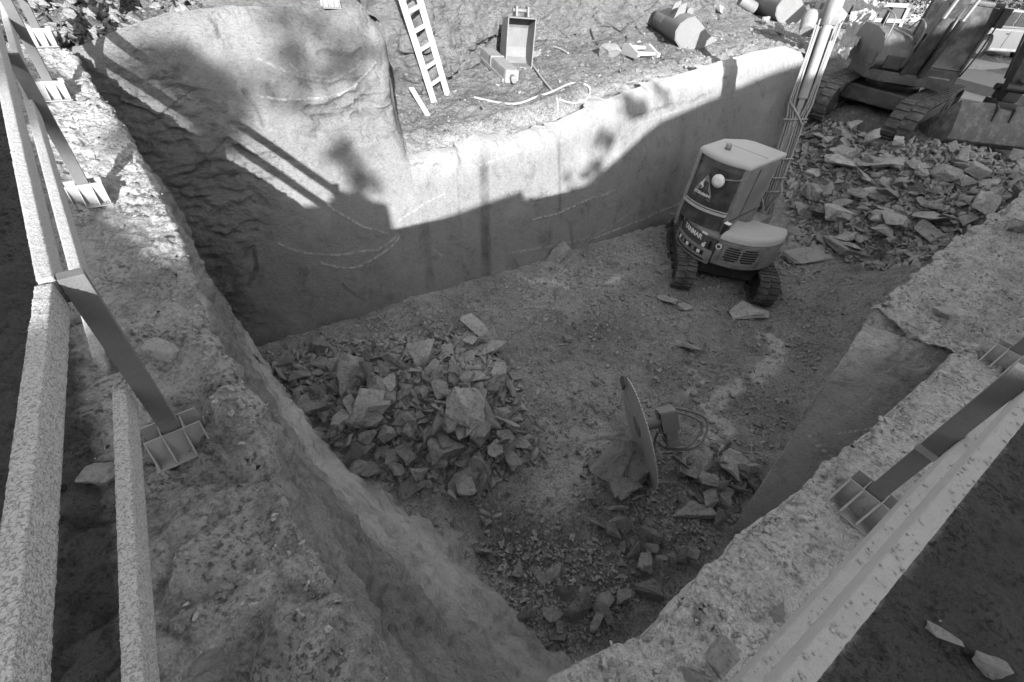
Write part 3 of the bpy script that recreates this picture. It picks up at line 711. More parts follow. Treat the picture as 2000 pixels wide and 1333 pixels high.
# ---- the shelf behind the wall and the natural rock rising from it
def S(front, *pts):
    out = [wallpt(*front, 0.30) - [0, 0, 0.03], wallpt(*front, 0.40) * 0.7 + 0.3 * (at(pts[0][0], pts[0][1], pts[0][2]))]
    for p in pts: out.append(at(p[0], p[1], p[2]) if p[2] < 8 else atdist(*p))
    return out
secs = [S((690, 318), (690, 255, 2.85), (690, 210, 2.75), (690, 178, 2.65), (675, 90, 10.3), (655, 0, 11.0), (640, -70, 12.0)),
        S((752, 318), (758, 255, 2.92), (762, 210, 2.84), (765, 178, 2.76), (755, 90, 10.5), (742, 0, 11.2), (735, -70, 12.0)),
        S((780, 318), (795, 260, 2.96), (805, 215, 2.9), (812, 185, 2.84), (806, 90, 10.5), (800, 0, 11.2), (796, -70, 12.0)),
        S((815, 312), (825, 250, 2.95), (838, 205, 2.87), (845, 176, 2.80), (838, 90, 10.7), (830, 0, 11.4), (825, -70, 12.2)),
        S((908, 297), (905, 240, 2.85), (905, 190, 2.75), (893, 140, 2.65), (887, 80, 11.7), (882, 0, 12.5), (878, -70, 13.2)),
        S((965, 270), (978, 220, 2.75), (992, 170, 2.65), (1003, 108, 2.5), (1002, 60, 13.2), (996, 0, 14.0), (990, -70, 14.8)),
        S((1086, 248), (1085, 190, 2.55), (1085, 140, 2.45), (1092, 80, 2.28), (1096, 40, 14.9), (1100, 0, 15.8), (1100, -70, 17)),
        S((1180, 205), (1182, 150, 2.4), (1190, 110, 2.25), (1200, 60, 2.1), (1212, 30, 16.4), (1222, 0, 17.6), (1230, -70, 19.5)),
        S((1274, 170), (1288, 125, 2.2), (1300, 90, 2.1), (1314, 50, 2.0), (1324, 25, 18.6), (1332, 0, 20), (1342, -70, 24)),
        S((1370, 140), (1388, 95, 2.05), (1405, 65, 1.98), (1425, 35, 1.93), (1436, 15, 24), (1446, 0, 26), (1460, -70, 32)),
        S((1480, 106), (1500, 72, 1.97), (1515, 50, 1.95), (1530, 28, 1.93), (1540, 12, 29), (1546, 0, 31), (1560, -60, 40)),
        S((1545, 95), (1575, 70, 1.96), (1600, 50, 1.96), (1615, 28, 1.95), (1625, 12, 30), (1632, 0, 32), (1645, -60, 41)),
        S((1585, 108), (1640, 80, 2.0), (1668, 55, 1.98), (1690, 30, 1.96), (1700, 14, 31), (1706, 0, 33), (1715, -60, 42))]
nu, nv = 520, 300
G = loft(secs, nu, nv, vweights=[.5, .9, 1.0, 1.0, 1.4, 1.4, .9])
vk = np.concatenate([[0], np.cumsum([.5, .9, 1.0, 1.0, 1.4, 1.4, .9])]); vv = np.linspace(0, vk[-1], nv)
N = gridnormals(G); N *= np.sign(N[..., 2:3] - 0.4 * N[..., 1:2] + 1e-6)
rockw = smooth(vk[4] - 0.35, vk[4] + 0.25, vv)[None, :] * np.interp(np.arange(nu), [0, 150, 230, 330, nu], [1, 1, 0.75, 0.35, 0.2])[:, None]
soil = 1 - rockw; front = (1 - smooth(vk[1], vk[2], vv))[None, :] * np.ones((nu, 1))
G = jitter(G, N, [(1.2, 0.10 * soil, 'f'), (0.3, 0.06 * soil, 'f'), (0.16, 0.06 * soil, 'c'), (0.4, 0.10 * front, 'f'),
                  (0.95, 0.46 * rockw, 'b'), (0.45, 0.30 * rockw, 'b'), (0.6, 0.14 * rockw, 'r'), (0.14, 0.06 * rockw, 'f')], 2.0)
P = G.reshape(-1, 3)
dust_ = 0.45 + 0.45 * front.ravel() + 0.35 * fbm(P, 0.9, 4) + 0.35 * np.interp(np.arange(nu), [0, 260, 420, nu], [0, 0, 0.8, 1])[:, None].repeat(nv, 1).ravel() - 0.15 * rockw.ravel()
ks = int(vk[4] / vk[-1] * nv) - 6
me = gridmesh('shelf', G[:, :ks + 1].reshape(-1, 3), nu, ks + 1, True, {'dust': np.clip(dust_.reshape(nu, nv)[:, :ks + 1].ravel(), 0, 1.1)})
tag(link('ground', me, M_SHELF), kind='structure')
me = gridmesh('rock_slope', G[:, ks:].reshape(-1, 3), nu, nv - ks, True)
tag(link('rock_slope', me, M_ROCKWALL), kind='structure')
SHELF = G
# ------------------------------------------------------------------ guard fences on steel shoes
def on_grid(px, py, G):
    """point of a built surface whose picture is nearest a pixel"""
    P = G.reshape(-1, 3); q = (P - CAM) @ ROT; ok = q[:, 2] > 0.1
    u = np.where(ok, q[:, 0] / np.maximum(q[:, 2], .1) * F + CX, 1e9); v = np.where(ok, q[:, 1] / np.maximum(q[:, 2], .1) * F + CY, 1e9)
    d = (u - px) ** 2 + (v - py) ** 2; k = np.argsort(d)[:6]
    return P[k].mean(0)
def beam(mb, a, b, wid, hgt, bev=0.004, seg=0.0):
    """timber from a to b, wid across (horizontal), hgt tall"""
    a = np.array(a, float); b = np.array(b, float); L = np.linalg.norm(b - a)
    mb.box(0, L, -wid / 2, wid / 2, -hgt / 2, hgt / 2, frame(a, b - a), bev); return mb
def make_shoe(parent, m):
    b = MB()
    b.box(-0.125, 0.125, -0.13, 0.11, 0, 0.008, m)                                # foot plate
    t = 0.006
    for y in (-0.05, 0.05): b.box(-0.115, 0.115, y - t / 2, y + t / 2, 0.008, 0.165, m)   # the two upright plates
    for x in (-0.045, 0.045): b.box(x - t / 2, x + t / 2, -0.047, 0.047, 0.008, 0.16, m)
    for x in (-0.112, -0.042, 0.042, 0.112):                        # sloping gussets to the edge of the plate
        b.prism([(-0.053, 0.008), (-0.125, 0.008), (-0.125, 0.018), (-0.053, 0.160)], 'x', x - 0.005, x + 0.005, m)
        b.prism([(0.053, 0.008), (0.105, 0.008), (0.105, 0.018), (0.053, 0.160)], 'x', x - t / 2, x + t / 2, m)
    for x in (-0.01, 0.012): b.tube([(x, -0.055, 0.10 - 3 * x), (x, -0.064, 0.10 - 3 * x)], 0.007, 8, m)
    return b.build('shoe', M_GALV, parent)
def make_post(fence, base, along, height, outward, wid=0.052, dep=0.076, shoe_turn=math.pi / 2):
    m = frame(base, along)
    # local y axis should point outward
    if (m.to_3x3() @ Vector((0, 1, 0))).dot(Vector(outward)) < 0: m = m @ Matrix.Rotation(math.pi, 4, 'Z')
    b = MB(); b.box(-wid / 2, wid / 2, -dep / 2, dep / 2, 0.012, height, m, 0.004)
    p = b.build('post', M_POST, fence); make_shoe(p, m @ Matrix.Rotation(shoe_turn, 4, 'Z')); return p

def rough_beam(a, b, wid, hgt, amp, seed):
    """a timber whose crust stands off it unevenly"""
    a = np.array(a, float); b = np.array(b, float); L = np.linalg.norm(b - a); m = np.array(frame(a, b - a))
    prof_ = resample([(-wid / 2, -hgt / 2), (wid / 2, -hgt / 2), (wid / 2, hgt / 2), (-wid / 2, hgt / 2), (-wid / 2, -hgt / 2)], 41)[:-1]
    n = int(L / 0.008); X = np.linspace(0, L, n); P = np.stack([np.repeat(X, 40), np.tile(prof_[:, 0], n), np.tile(prof_[:, 1], n)], 1)
    nr = P * [0, 1 / wid, 1 / hgt]; nr = np.sign(nr) * np.abs(nr * 2) ** 14; nr /= np.maximum(np.linalg.norm(nr, axis=1, keepdims=True), 1e-6)
    d = amp * (0.9 * fbm(P + seed, 0.035, 3, 0.6) + 0.7 * fbm(P + seed, 0.012, 2)) * (0.5 + smooth(-0.3, 0.3, fbm(P - seed, 0.5, 2)))
    P = P + nr * d[:, None] - nr * 0.0015 * (np.abs(P[:, 1:2] / wid) * np.abs(P[:, 2:3] / hgt) > 0.21)
    P = P @ m[:3, :3].T + m[:3, 3]
    i, j = np.meshgrid(np.arange(n - 1), np.arange(40), indexing='ij'); q = (i * 40 + j).ravel(); q2 = (i * 40 + (j + 1) % 40).ravel()
    fc = np.stack([q, q2, q2 + 40, q + 40], 1).tolist() + [list(range(39, -1, -1)), [(n - 1) * 40 + k for k in range(40)]]
    return rawmesh('rail', P, fc)
# left fence
FL = [on_grid(355, 868, LEDGE_G), on_grid(180, 393, LEDGE_G), on_grid(110, 190, LEDGE_G), on_grid(86, 86, LEDGE_G)]
fence_l = empty('guard_fence', (0, 0, 0), 0, 'crusted timber guard fence along the left rim, bending at its nearest post', 'fence')
FLz = []
for i, p in enumerate(FL):
    d = (FL[i + 1] - p) if i < 3 else (p - FL[i - 1]); d = np.array([d[0], d[1], 0])
    make_post(fence_l, p + [0, 0, -0.012], d, 1.03, OUTL); FLz.append(p)
nd = np.array([0.608, -0.794, 0])
on1 = np.array([-0.794, -0.608, 0])
p1 = FL[0]
off = 0.066
corner = np.array([-0.36, -0.42, 0.0])
for zc, hh, mat1 in ((0.965, 0.115, M_RAIL), (0.60, 0.115, M_RAIL)):
    a = p1 + OUTL * off + [0, 0, zc]; b = FL[2] + OUTL * off + [0, 0, zc]; c = FL[3] + OUTL * off + [0, 0, zc]
    link('rail', rough_beam(a, b, 0.048, hh, 0.002, zc + 3), M_RAIL2, fence_l)
    beam(MB(), b + (c - b) * 0.002, c + (c - b) * 0.9, 0.048, hh).build('rail', M_RAIL2, fence_l)
    a2 = p1 + OUTL * off + on1 * 0.004 + [0, 0, zc - 0.006 - (0.17 if zc < 0.8 else 0)]
    link('rail', rough_beam(a2 + nd * 0.028, a2 + nd * 2.3, 0.050, hh, 0.0030, zc), mat1, fence_l)

# right fence
OUTR3 = OUTR; rdir = np.array([math.cos(R(38.7)), math.sin(R(38.7)), 0])
fence_r = empty('guard_fence', (0, 0, 0), 0, 'straight timber guard fence along the right rim with a strapped post', 'fence')
br = [on_grid(1692, 1000, RIGHT_G), on_grid(1957, 716, RIGHT_G)]
rn = np.array([-rdir[1], rdir[0]])
posts_r = []
for b in br:
    w = b[:2] @ rdir[:2]; posts_r.append(np.append(rn * (-0.131) + rdir[:2] * w, b[2]))
posts_r.append(posts_r[1] + rdir * 2.2)
for i, p in enumerate(posts_r):
    po = make_post(fence_r, p + [0, 0, -0.012], rdir, 1.05, OUTR)
    if i == 0:
        m = frame(p, rdir)
        b = MB(); b.box(-0.031, 0.031, -0.043, 0.043, 0.50, 0.535, m); b.build('strap', M_GALV, po)
w0 = -0.75
for zc, hh, nn in ((0.975, 0.12, -0.194), (0.62, 0.12, -0.194)):
    a = np.append(rn * nn + rdir[:2] * w0, zc); b = np.append(rn * nn + rdir[:2] * 8.0, zc)
    link('rail', rough_beam(a, b, 0.048, hh, 0.0014, zc), M_RAIL3, fence_r)
# crumbs of rock lying on the right rails
b = MB(); rng = random.Random(5)
for k in range(420):
    zt = 0.975 + 0.06 if rng.random() < 0.6 else 0.62 + 0.06
    w = 0.2 + 4.0 * rng.random() ** 1.3; s = 0.002 + 0.005 * rng.random() ** 3
    c = np.append(rn * (-0.194 + 0.021 * (2 * rng.random() - 1)) + rdir[:2] * w, zt + s * 0.4)
    r = bmesh.ops.create_icosphere(b.bm, subdivisions=1, radius=s)
    for v in r['verts']:
        v.co = Vector([v.co.x * (0.7 + rng.random() * 0.8), v.co.y * (0.7 + rng.random() * 0.8), v.co.z * 0.7]) + Vector(c)
o = b.build('gravel_crumbs', M_STONE_PALE); tag(o, 'pale crumbs of rock scattered on top of the right fence rails', 'crumbs', kind='stuff')

# ------------------------------------------------------------------ the houses behind the camera whose roofs shade the pit
prof = [(-16, -2), (-16, 10.2), (-8, 7.2), (-2.62, 5.12), (-2.08, 4.92), (-1.98, 4.34), (-1.25, 3.96), (-.25, 3.58), (.2, 3.66), (.40, 3.90), (.75, 3.84), (.93, 3.76), (1.12, 3.74), (1.2, 3.2), (3.67, 4.2), (3.74, 4.04), (4.5, 4.16), (5.3, 4.5), (7.2, 6.1), (9.04, 7.0), (10.97, 7.95), (12.8, 8.72), (16, 9.75), (23, 12.9), (30, 15.0), (30, -2)]
HB = 2.5
prof = [(x - HB * SUN[0] / SUN[1], z if z < -1 else z - HB * SUN[2] / SUN[1]) for x, z in prof]
house = empty('terraced_house', (0, -8.5, 0), 0, 'plastered terraced houses with stepped gables behind the fence corner', 'house')
hb = MB(); hb.prism(prof, 'y', -15.0, -8.5)
o = hb.build('wall', M_PLASTER); o.parent = house; o.location = (0, 8.5, 0)
for k in range(8):
    x = -12 + 4.2 * k; wb = MB(); wb.box(x, x + 1.1, -8.55, -8.47, 0.9, 2.4)
    o = wb.build('window', M_GLASS); o.parent = house; o.location = (0, 8.5, 0)

# a tree far behind the houses: its clumps throw the soft patches of shade on the wall
tree = empty('tree', (0, 0, 0), 0, 'tall leafy tree standing beyond the terraced houses', 'tree')
V, Fc = [], []; rgt = np.random.RandomState(4); cl = []
for px, py, rad_, dens in ((690, 312, 0.42, 1.2), (1165, 335, 0.30, 1), (1212, 235, 0.42, 1.1), (1236, 200, 0.34, 1), (1125, 372, 0.28, .8), (372, 170, 0.62, .9), (330, 120, 0.5, .8), (600, 70, 0.8, .45), (540, 130, 0.5, .5), (450, 230, 0.45, .8), (1300, 190, .3, .6)):
    c = wallpt(px, py) - SUN * 30.0; cl.append(c); off3 = rgt.normal(size=(4, 3)) * 0.55
    for k in range(int(210 * dens * (rad_ / 0.4) ** 2)):
        d = rgt.normal(size=3) * np.array([1, 1, 0.55 + 0.3 * (k % 3)]); d /= np.linalg.norm(d); p = c + off3[k % 4] * rad_ + d * rad_ * (0.75 - 0.12 * (k % 4)) * rgt.rand() ** 0.5; s_ = 0.05 + 0.06 * rgt.rand()
        u = rgt.normal(size=3); u /= np.linalg.norm(u); w = np.cross(u, rgt.normal(size=3)); w /= np.linalg.norm(w); i = len(V)
        V += [p - u * s_, p + w * s_ * .5, p + u * s_, p - w * s_ * .5]; Fc.append((i, i + 1, i + 2, i + 3))
M_LEAF = paint('leaf', 0.10, 0.35, 0.6, 0.0, 0.3, 0.16)
link('crown', rawmesh('crown', V, Fc, False), M_LEAF, tree)
b = MB(); base = np.mean(cl, axis=0) * [1, 1, 0] + [0, -1.0, 0]; fork = base + [0, 0, 6.0]
b.tube([base, base + [0.1, 0, 3], fork], [0.35, 0.28, 0.22], 10)
for c in cl: b.tube(curve_pts([fork, fork * 0.5 + c * 0.5 + [0, 0, -1.0], c], 6), [0.05, .03, .02, .015, .01, .006], 6)
b.build('trunk', M_POST, tree)
# ------------------------------------------------------------------ broken rock
def rock_mesh(seed, flat=0.4, long=1.0, sub=2, npts=10):
    """an angular lump about one metre across"""
    rg = np.random.RandomState(seed); bm = bmesh.new()
    pts = rg.normal(size=(npts, 3)); pts /= np.linalg.norm(pts, axis=1)[:, None]
    pts = np.sign(pts) * np.abs(pts) ** 0.65 * (0.78 + 0.3 * rg.rand(npts, 1)) * 0.5 * np.array([long, 0.72, flat])
    for p in pts: bm.verts.new(p)
    r = bmesh.ops.convex_hull(bm, input=bm.verts)
    bmesh.ops.delete(bm, geom=list({g for g in r['geom_interior'] + r['geom_unused'] if isinstance(g, bmesh.types.BMVert)}), context='VERTS')
    bmesh.ops.dissolve_limit(bm, angle_limit=R(14), verts=bm.verts, edges=bm.edges)
    bmesh.ops.bevel(bm, geom=list(bm.edges), offset=0.016, segments=1, affect='EDGES', clamp_overlap=True)
    bmesh.ops.triangulate(bm, faces=bm.faces)
    if sub: bmesh.ops.subdivide_edges(bm, edges=bm.edges, cuts=sub, use_grid_fill=True)
    V = np.array([v.co for v in bm.verts]); bm.normal_update(); Nn = np.array([v.normal for v in bm.verts])
    D = 0.04 * fbm(V + seed * 3.1, 0.5, 3) + 0.034 * fbm(V * [1, 1, 3] + seed, 0.2, 4) - 0.03 * smooth(0.35, 0.8, fbm(V - seed, 0.35, 2, ridged=True))
    V = V + Nn * (D * min(1, 0.5 + flat))[:, None]
    for v, p in zip(bm.verts, V): v.co = p
    me = bpy.data.meshes.new('rock'); bm.to_mesh(me); bm.free()
    me.polygons.foreach_set('use_smooth', [True] * len(me.polygons))
    try: me.set_sharp_from_angle(angle=R(26))
    except Exception: pass
    me.materials.append(M_STONE); return me
SLABS = [rock_mesh(100 + k, 0.20 + 0.03 * (k % 4), 1.0 + 0.1 * (k % 3)) for k in range(12)]
BLOCKS = [rock_mesh(200 + k, 0.45 + 0.06 * (k % 4), 1.0, npts=11 + k % 4) for k in range(12)]
BIGS = [rock_mesh(300 + k, 0.42 + 0.05 * (k % 3), 1.0, sub=3, npts=15) for k in range(6)]
rng = random.Random(42)
HG = 0.05; hx0, hy0 = -7.0, -2.0; HM = np.zeros((480, 480))
def zc_of(p): return float((ROT.T @ (np.array(p) - CAM))[2])
NROCK = 0
def put_rock(me, p, size, tilt, label, group, yaw=None, piled=True, mat=None, sink=0.3, tiltdir=None):
    """size in metres (longest edge)"""
    global NROCK
    flat = max(v.co.z for v in me.vertices) - min(v.co.z for v in me.vertices)
    yaw = rng.uniform(0, 6.28) if yaw is None else yaw
    td = rng.uniform(0, 6.28) if tiltdir is None else tiltdir
    rot = Matrix.Rotation(tilt, 3, Vector((math.cos(td), math.sin(td), 0))) @ Matrix.Rotation(yaw, 3, 'Z')
    size = size * 1.12
    half = size * (0.5 * flat * abs(math.cos(tilt)) + 0.36 * abs(math.sin(tilt)))
    z = p[2]
    if piled:
        rad = size * 0.38; i0, i1 = int((p[0] - rad - hx0) / HG), int((p[0] + rad - hx0) / HG) + 1; j0, j1 = int((p[1] - rad - hy0) / HG), int((p[1] + rad - hy0) / HG) + 1
        sub = HM[max(i0, 0):i1, max(j0, 0):j1]
        lift = float(np.percentile(sub, 60)) * 0.62 if sub.size else 0
        z += lift
        if sub.size: sub[:] = np.maximum(sub, lift + half * 1.15)
    o = bpy.data.objects.new('rock', me); COL.objects.link(o)
    o.matrix_world = Matrix.Translation((p[0], p[1], z + half * (1 - sink))) @ rot.to_4x4() @ Matrix.Diagonal((size, size, size, 1))
    tag(o, label, 'rock', group); NROCK += 1
    return o
def scatter(poly, n, smin, smax, power, labels, group, upright=0.2, slab=0.65, sepk=0.5):
    """rocks over a polygon of the photograph, biggest first"""
    poly = [tuple(map(float, q)) for q in poly]; x0, x1 = min(q[0] for q in poly), max(q[0] for q in poly); y0, y1 = min(q[1] for q in poly), max(q[1] for q in poly)
    sizes = sorted([smin + (smax - smin) * rng.random() ** power for _ in range(n)], reverse=True); done = []
    for s in sizes:
        for _t in range(60):
            q = (rng.uniform(x0, x1), rng.uniform(y0, y1))
            if not inpoly(np.array([q]), poly)[0]: continue
            p = at_floor(*q)
            if all((p[0] - a) ** 2 + (p[1] - b) ** 2 > (sepk * 0.5 * (s + c)) ** 2 for a, b, c in done): break
        done.append((p[0], p[1], s)); isl = rng.random() < slab
        me = rng.choice(SLABS if isl else BLOCKS); up = rng.random() < upright
        tilt = rng.uniform(0.7, 1.35) if up else abs(rng.gauss(0, 0.3))
        put_rock(me, p, s, tilt, labels(s, isl, up, q), group, sink=0.25)

# the boulders one can pick out, by hand
G_H, G_S, G_R, G_F, G_L = ('loose rocks of the heap by the left slope', 'loose rocks around the saw', 'loose rocks of the ramp below the large excavator', 'single stones on the pit floor', 'stones on the ledges')
def big(px, py, wpx, label, group, mesh, tilt=0.25, yaw=None, tiltdir=None, piled=True, sink=0.3):
    p = at_floor(px, py); s = wpx * zc_of(p) / 900.0
    return put_rock(mesh, p, s, tilt, label, group, yaw, piled, sink=sink, tiltdir=tiltdir)
big(925, 835, 128, 'largest rounded boulder on the near right flank of the heap', G_H, BIGS[0], 0.95, 0.4, 1.2)
big(725, 815, 92, 'pale blocky boulder low on the left side of the heap', G_H, BIGS[1], 0.5, 1.2, 0.2)
big(748, 775, 95, 'broad flat topped boulder behind the pale blocky one in the heap', G_H, BIGS[2], 0.3, 2.0)
big(700, 765, 105, 'long thin slab leaning upright in the middle of the heap', G_H, SLABS[1], 1.0, 2.2, 0.9)
big(604, 795, 85, 'wide slab at the left edge of the heap beside the slope', G_H, SLABS[4], 0.4, 0.1)
big(870, 895, 80, 'rough block below the largest boulder of the heap', G_H, BLOCKS[3], 0.5, 0.9)
big(985, 890, 62, 'upright slab at the right end of the heap', G_H, SLABS[2], 0.95, 1.5, 0.1)
big(1030, 870, 58, 'angular block standing apart at the right end of the heap', G_H, BLOCKS[5], 0.3, 0.5)
big(692, 925, 62, 'dark edged block at the near left tip of the heap', G_H, BLOCKS[1], 0.4, 2.7)
big(690, 885, 50, 'pointed slab standing at the near left of the heap', G_H, SLABS[5], 0.9, 0.6, 0.0)
big(905, 950, 80, 'tall pointed slab at the nearest tip of the heap', G_H, SLABS[0], 1.05, 1.4, 0.25)
big(950, 690, 72, 'flat slab leaning at the far right corner of the heap', G_H, SLABS[6], 0.5, 0.3)
big(825, 705, 75, 'dark block on the far side of the heap top', G_H, BLOCKS[7], 0.4, 1.9)
big(930, 650, 60, 'broad slab at the far edge of the heap near the wall', G_H, SLABS[8], 0.35, 2.4)
big(1180, 915, 118, 'tall smooth boulder leaning left of the round saw blade', G_S, BIGS[3], 0.75, 1.35, 0.4, piled=False, sink=0.1)
big(1226, 930, 80, 'split boulder wedged between the tall boulder and the saw blade', G_S, BLOCKS[2], 0.8, 1.2, 0.3, piled=False)
big(1215, 965, 70, 'flat boulder under the foot of the tall boulder by the saw', G_S, BLOCKS[9], 0.3, 0.4)
big(1345, 910, 85, 'pitted boulder just right of the saw blade', G_S, BIGS[4], 0.35, 0.2)
big(1420, 905, 95, 'largest pale slab right of the saw, with a broken notch', G_S, SLABS[3], 0.35, 2.9)
big(1355, 1005, 95, 'wide slab on the floor in front of the right wall corner', G_S, SLABS[9], 0.25, 0.1)
big(1265, 1160, 62, 'pale smooth round topped stone at the near right of the pit floor', G_S, BLOCKS[8], 0.2, 0.3)
big(1215, 1172, 42, 'dark block touching the pale smooth stone', G_S, BLOCKS[4], 0.3, 1.1)
big(1200, 1035, 62, 'narrow upright slab with a pale edge below the saw', G_S, SLABS[7], 1.15, 1.5, 0.1)
big(1330, 1090, 62, 'triangular slab leaning near the right wall foot', G_S, SLABS[10], 0.8, 1.0, 0.5)
big(1020, 1210, 60, 'slab standing on edge at the nearest end of the floor', G_S, SLABS[11], 1.1, 1.1, 0.4)
big(1130, 1190, 70, 'broad tilted slab near the nearest end of the floor', G_S, SLABS[2], 0.8, 0.7, 0.9)
big(1450, 610, 82, 'flat rounded flagstone lying behind the mini excavator', G_F, SLABS[4], 0.08, 0.2, piled=False, sink=0.2)
big(1300, 590, 46, 'left one of three pale stones by the left track', G_F, SLABS[0], 0.12, 0.5, piled=False)
big(1333, 605, 32, 'blocky one of the three pale stones nearest the left track', G_F, BLOCKS[0], 0.2, 0.5, piled=False)
big(1340, 683, 52, 'single tilted slab on bare floor between saw and mini excavator', G_F, SLABS[6], 0.35, 2.6, piled=False)
big(1092, 578, 28, 'small upright stone on the floor below the back wall', G_F, BLOCKS[6], 0.9, 0.4, piled=False)
big(1108, 664, 26, 'small oval stone alone in the middle of the floor', G_F, BLOCKS[10], 0.1, 0.3, piled=False)
big(1085, 510, 48, 'thin slab leaning against the foot of the back wall', G_F, SLABS[5], 0.9, 0.7, -0.6, piled=False)
big(1660, 325, 85, 'upper one of two crossed long slabs on the ramp', G_R, SLABS[1], 0.3, 2.3)
big(1708, 335, 90, 'lower pale one of two crossed long slabs on the ramp', G_R, SLABS[0], 0.35, 0.5)
big(1585, 392, 52, 'pale pointed block on the ramp just right of the boom', G_R, BLOCKS[11], 0.3, 0.2)
big(1730, 440, 90, 'wide flat slab at the middle of the ramp foot', G_R, SLABS[9], 0.2, 0.1)
big(1710, 392, 58, 'pale rough block at the centre of the ramp', G_R, BLOCKS[8], 0.3, 0.2)
big(1885, 340, 62, 'smooth flat slab on the ramp under the large bucket', G_R, SLABS[3], 0.25, 0.4)
big(1625, 435, 58, 'rounded block at the lower left of the ramp', G_R, BLOCKS[3], 0.3, 0.3)
big(1650, 495, 85, 'long flat slab lying at the toe of the ramp', G_R, SLABS[10], 0.1, 2.9)
big(1565, 505, 85, 'broad slab beside the mini excavator at the ramp toe', G_R, SLABS[8], 0.15, 0.2)
big(1685, 295, 42, 'upright stone below the track of the large excavator', G_R, BLOCKS[5], 0.9, 1.4)
def lab(words, place):
    def f(s, isl, up, q):
        w = 'small' if s < words[0] else ('middling' if s < words[1] else 'large')
        k = ('upright ' if up else 'flat ') + 'slab' if isl else ('tilted ' if up else '') + 'angular block'
        return f'{w} grey {k} {place}'
    return f
scatter([(505, 690), (620, 665), (760, 655), (930, 645), (1000, 690), (1020, 740), (1005, 800), (1040, 880), (1000, 915), (950, 950), (930, 985), (870, 985), (760, 945), (690, 930), (600, 850), (560, 790)],
        120, 0.20, 0.36, 1.0, lab((0.2, 0.3), 'among the heap of broken rock by the left slope'), G_H, 0.42, 0.85, 0.36)
scatter([(1150, 890), (1230, 960), (1250, 1010), (1290, 1060), (1240, 1100), (1170, 1050), (1140, 980)], 18, 0.14, 0.30, 1.2, lab((0.15, 0.2), 'in the loose rock below the saw'), G_S, 0.35, 0.7, 0.5)
scatter([(1290, 890), (1440, 880), (1500, 920), (1450, 1010), (1340, 1040), (1300, 970)], 26, 0.13, 0.32, 1.2, lab((0.15, 0.2), 'in the loose rock right of the saw'), G_S, 0.3, 0.75, 0.42)
scatter([(1230, 1040), (1340, 1050), (1350, 1120), (1260, 1130), (1200, 1180), (1190, 1130)], 16, 0.11, 0.25, 1.2, lab((0.13, 0.17), 'in the loose rock by the right wall foot'), G_S, 0.3, 0.75, 0.5)
scatter([(930, 1080), (1170, 1090), (1200, 1200), (1150, 1250), (1040, 1270), (960, 1170)], 20, 0.11, 0.25, 1.3, lab((0.1, 0.14), 'in the dark rubble at the nearest end of the floor'), G_S, 0.3, 0.75, 0.5)
scatter([(1535, 250), (1660, 240), (1725, 285), (1800, 312), (1990, 318), (2000, 370), (1900, 440), (1790, 530), (1700, 525), (1620, 500), (1545, 470), (1540, 330)],
        72, 0.22, 0.66, 1.4, lab((0.35, 0.5), 'on the rubble ramp below the large excavator'), G_R, 0.2, 0.6, 0.45)
scatter([(1000, 540), (1280, 470), (1310, 560), (1200, 640), (1420, 720), (1300, 740), (1120, 860), (1040, 720), (1000, 640)], 14, 0.08, 0.2, 1.8, lab((0.13, 0.18), 'scattered on the open pit floor'), G_F, 0.1, 0.6, 0.8)
# stones on the ledges
def ledge_rock(px, py, wpx, G, label, me, tilt=0.2, yaw=0.3, sink=0.45):
    p = on_grid(px, py, G); s = wpx * zc_of(p) / 900.0; o = put_rock(me, p, s, tilt, label, G_L, yaw, False, sink=sink)
    o.material_slots[0].link = 'OBJECT'; o.material_slots[0].material = M_STONE_LEDGE; return o
ledge_rock(207, 940, 78, LEDGE_G, 'grey lump of rock lying between the two left rails', BIGS[5], 0.3, 0.2)
ledge_rock(408, 1295, 66, LEDGE_G, 'round crusted clod at the bottom left of the ledge', BIGS[2], 0.1, 0.5)
ledge_rock(312, 690, 72, LEDGE_G, 'flat rock beside the nearest left post', BIGS[0], 0.15, 0.1)
ledge_rock(158, 628, 40, LEDGE_G, 'small rock half hidden under the left rail joint', BLOCKS[2], 0.2, 0.9)
ledge_rock(163, 197, 17, LEDGE_G, 'small pale stone beside the second far post shoe', BLOCKS[1], 0.2, 0.4)
ledge_rock(1838, 617, 52, RIGHT_G, 'oblong pale rock on the far right ledge block', BIGS[3], 0.1, 0.2)
ledge_rock(1985, 455, 70, RIGHT_G, 'boulder at the picture edge on the far right ledge block', BIGS[1], 0.3, 0.6)
ledge_rock(1400, 1290, 70, RIGHT_G, 'jagged rock at the foot of the right fence', BLOCKS[1], 0.5, 0.8, 0.3)
ledge_rock(1355, 1320, 62, RIGHT_G, 'long thin stone at the bottom edge by the right fence', BLOCKS[5], 0.2, 2.5, 0.3)
ledge_rock(1515, 1195, 45, RIGHT_G, 'crusted clod tucked against the lower right rail', BLOCKS[6], 0.2, 0.7)
ledge_rock(1830, 1240, 62, RIGHT_G, 'thin slab on dark soil outside the right fence', SLABS[7], 0.3, 2.3)
ledge_rock(1925, 1305, 72, RIGHT_G, 'pale edged block on dark soil outside the right fence', BLOCKS[4], 0.1, 0.2)
ledge_rock(640, 880 - 740, 1, LEDGE_G, 'x', SLABS[0]) if False else None

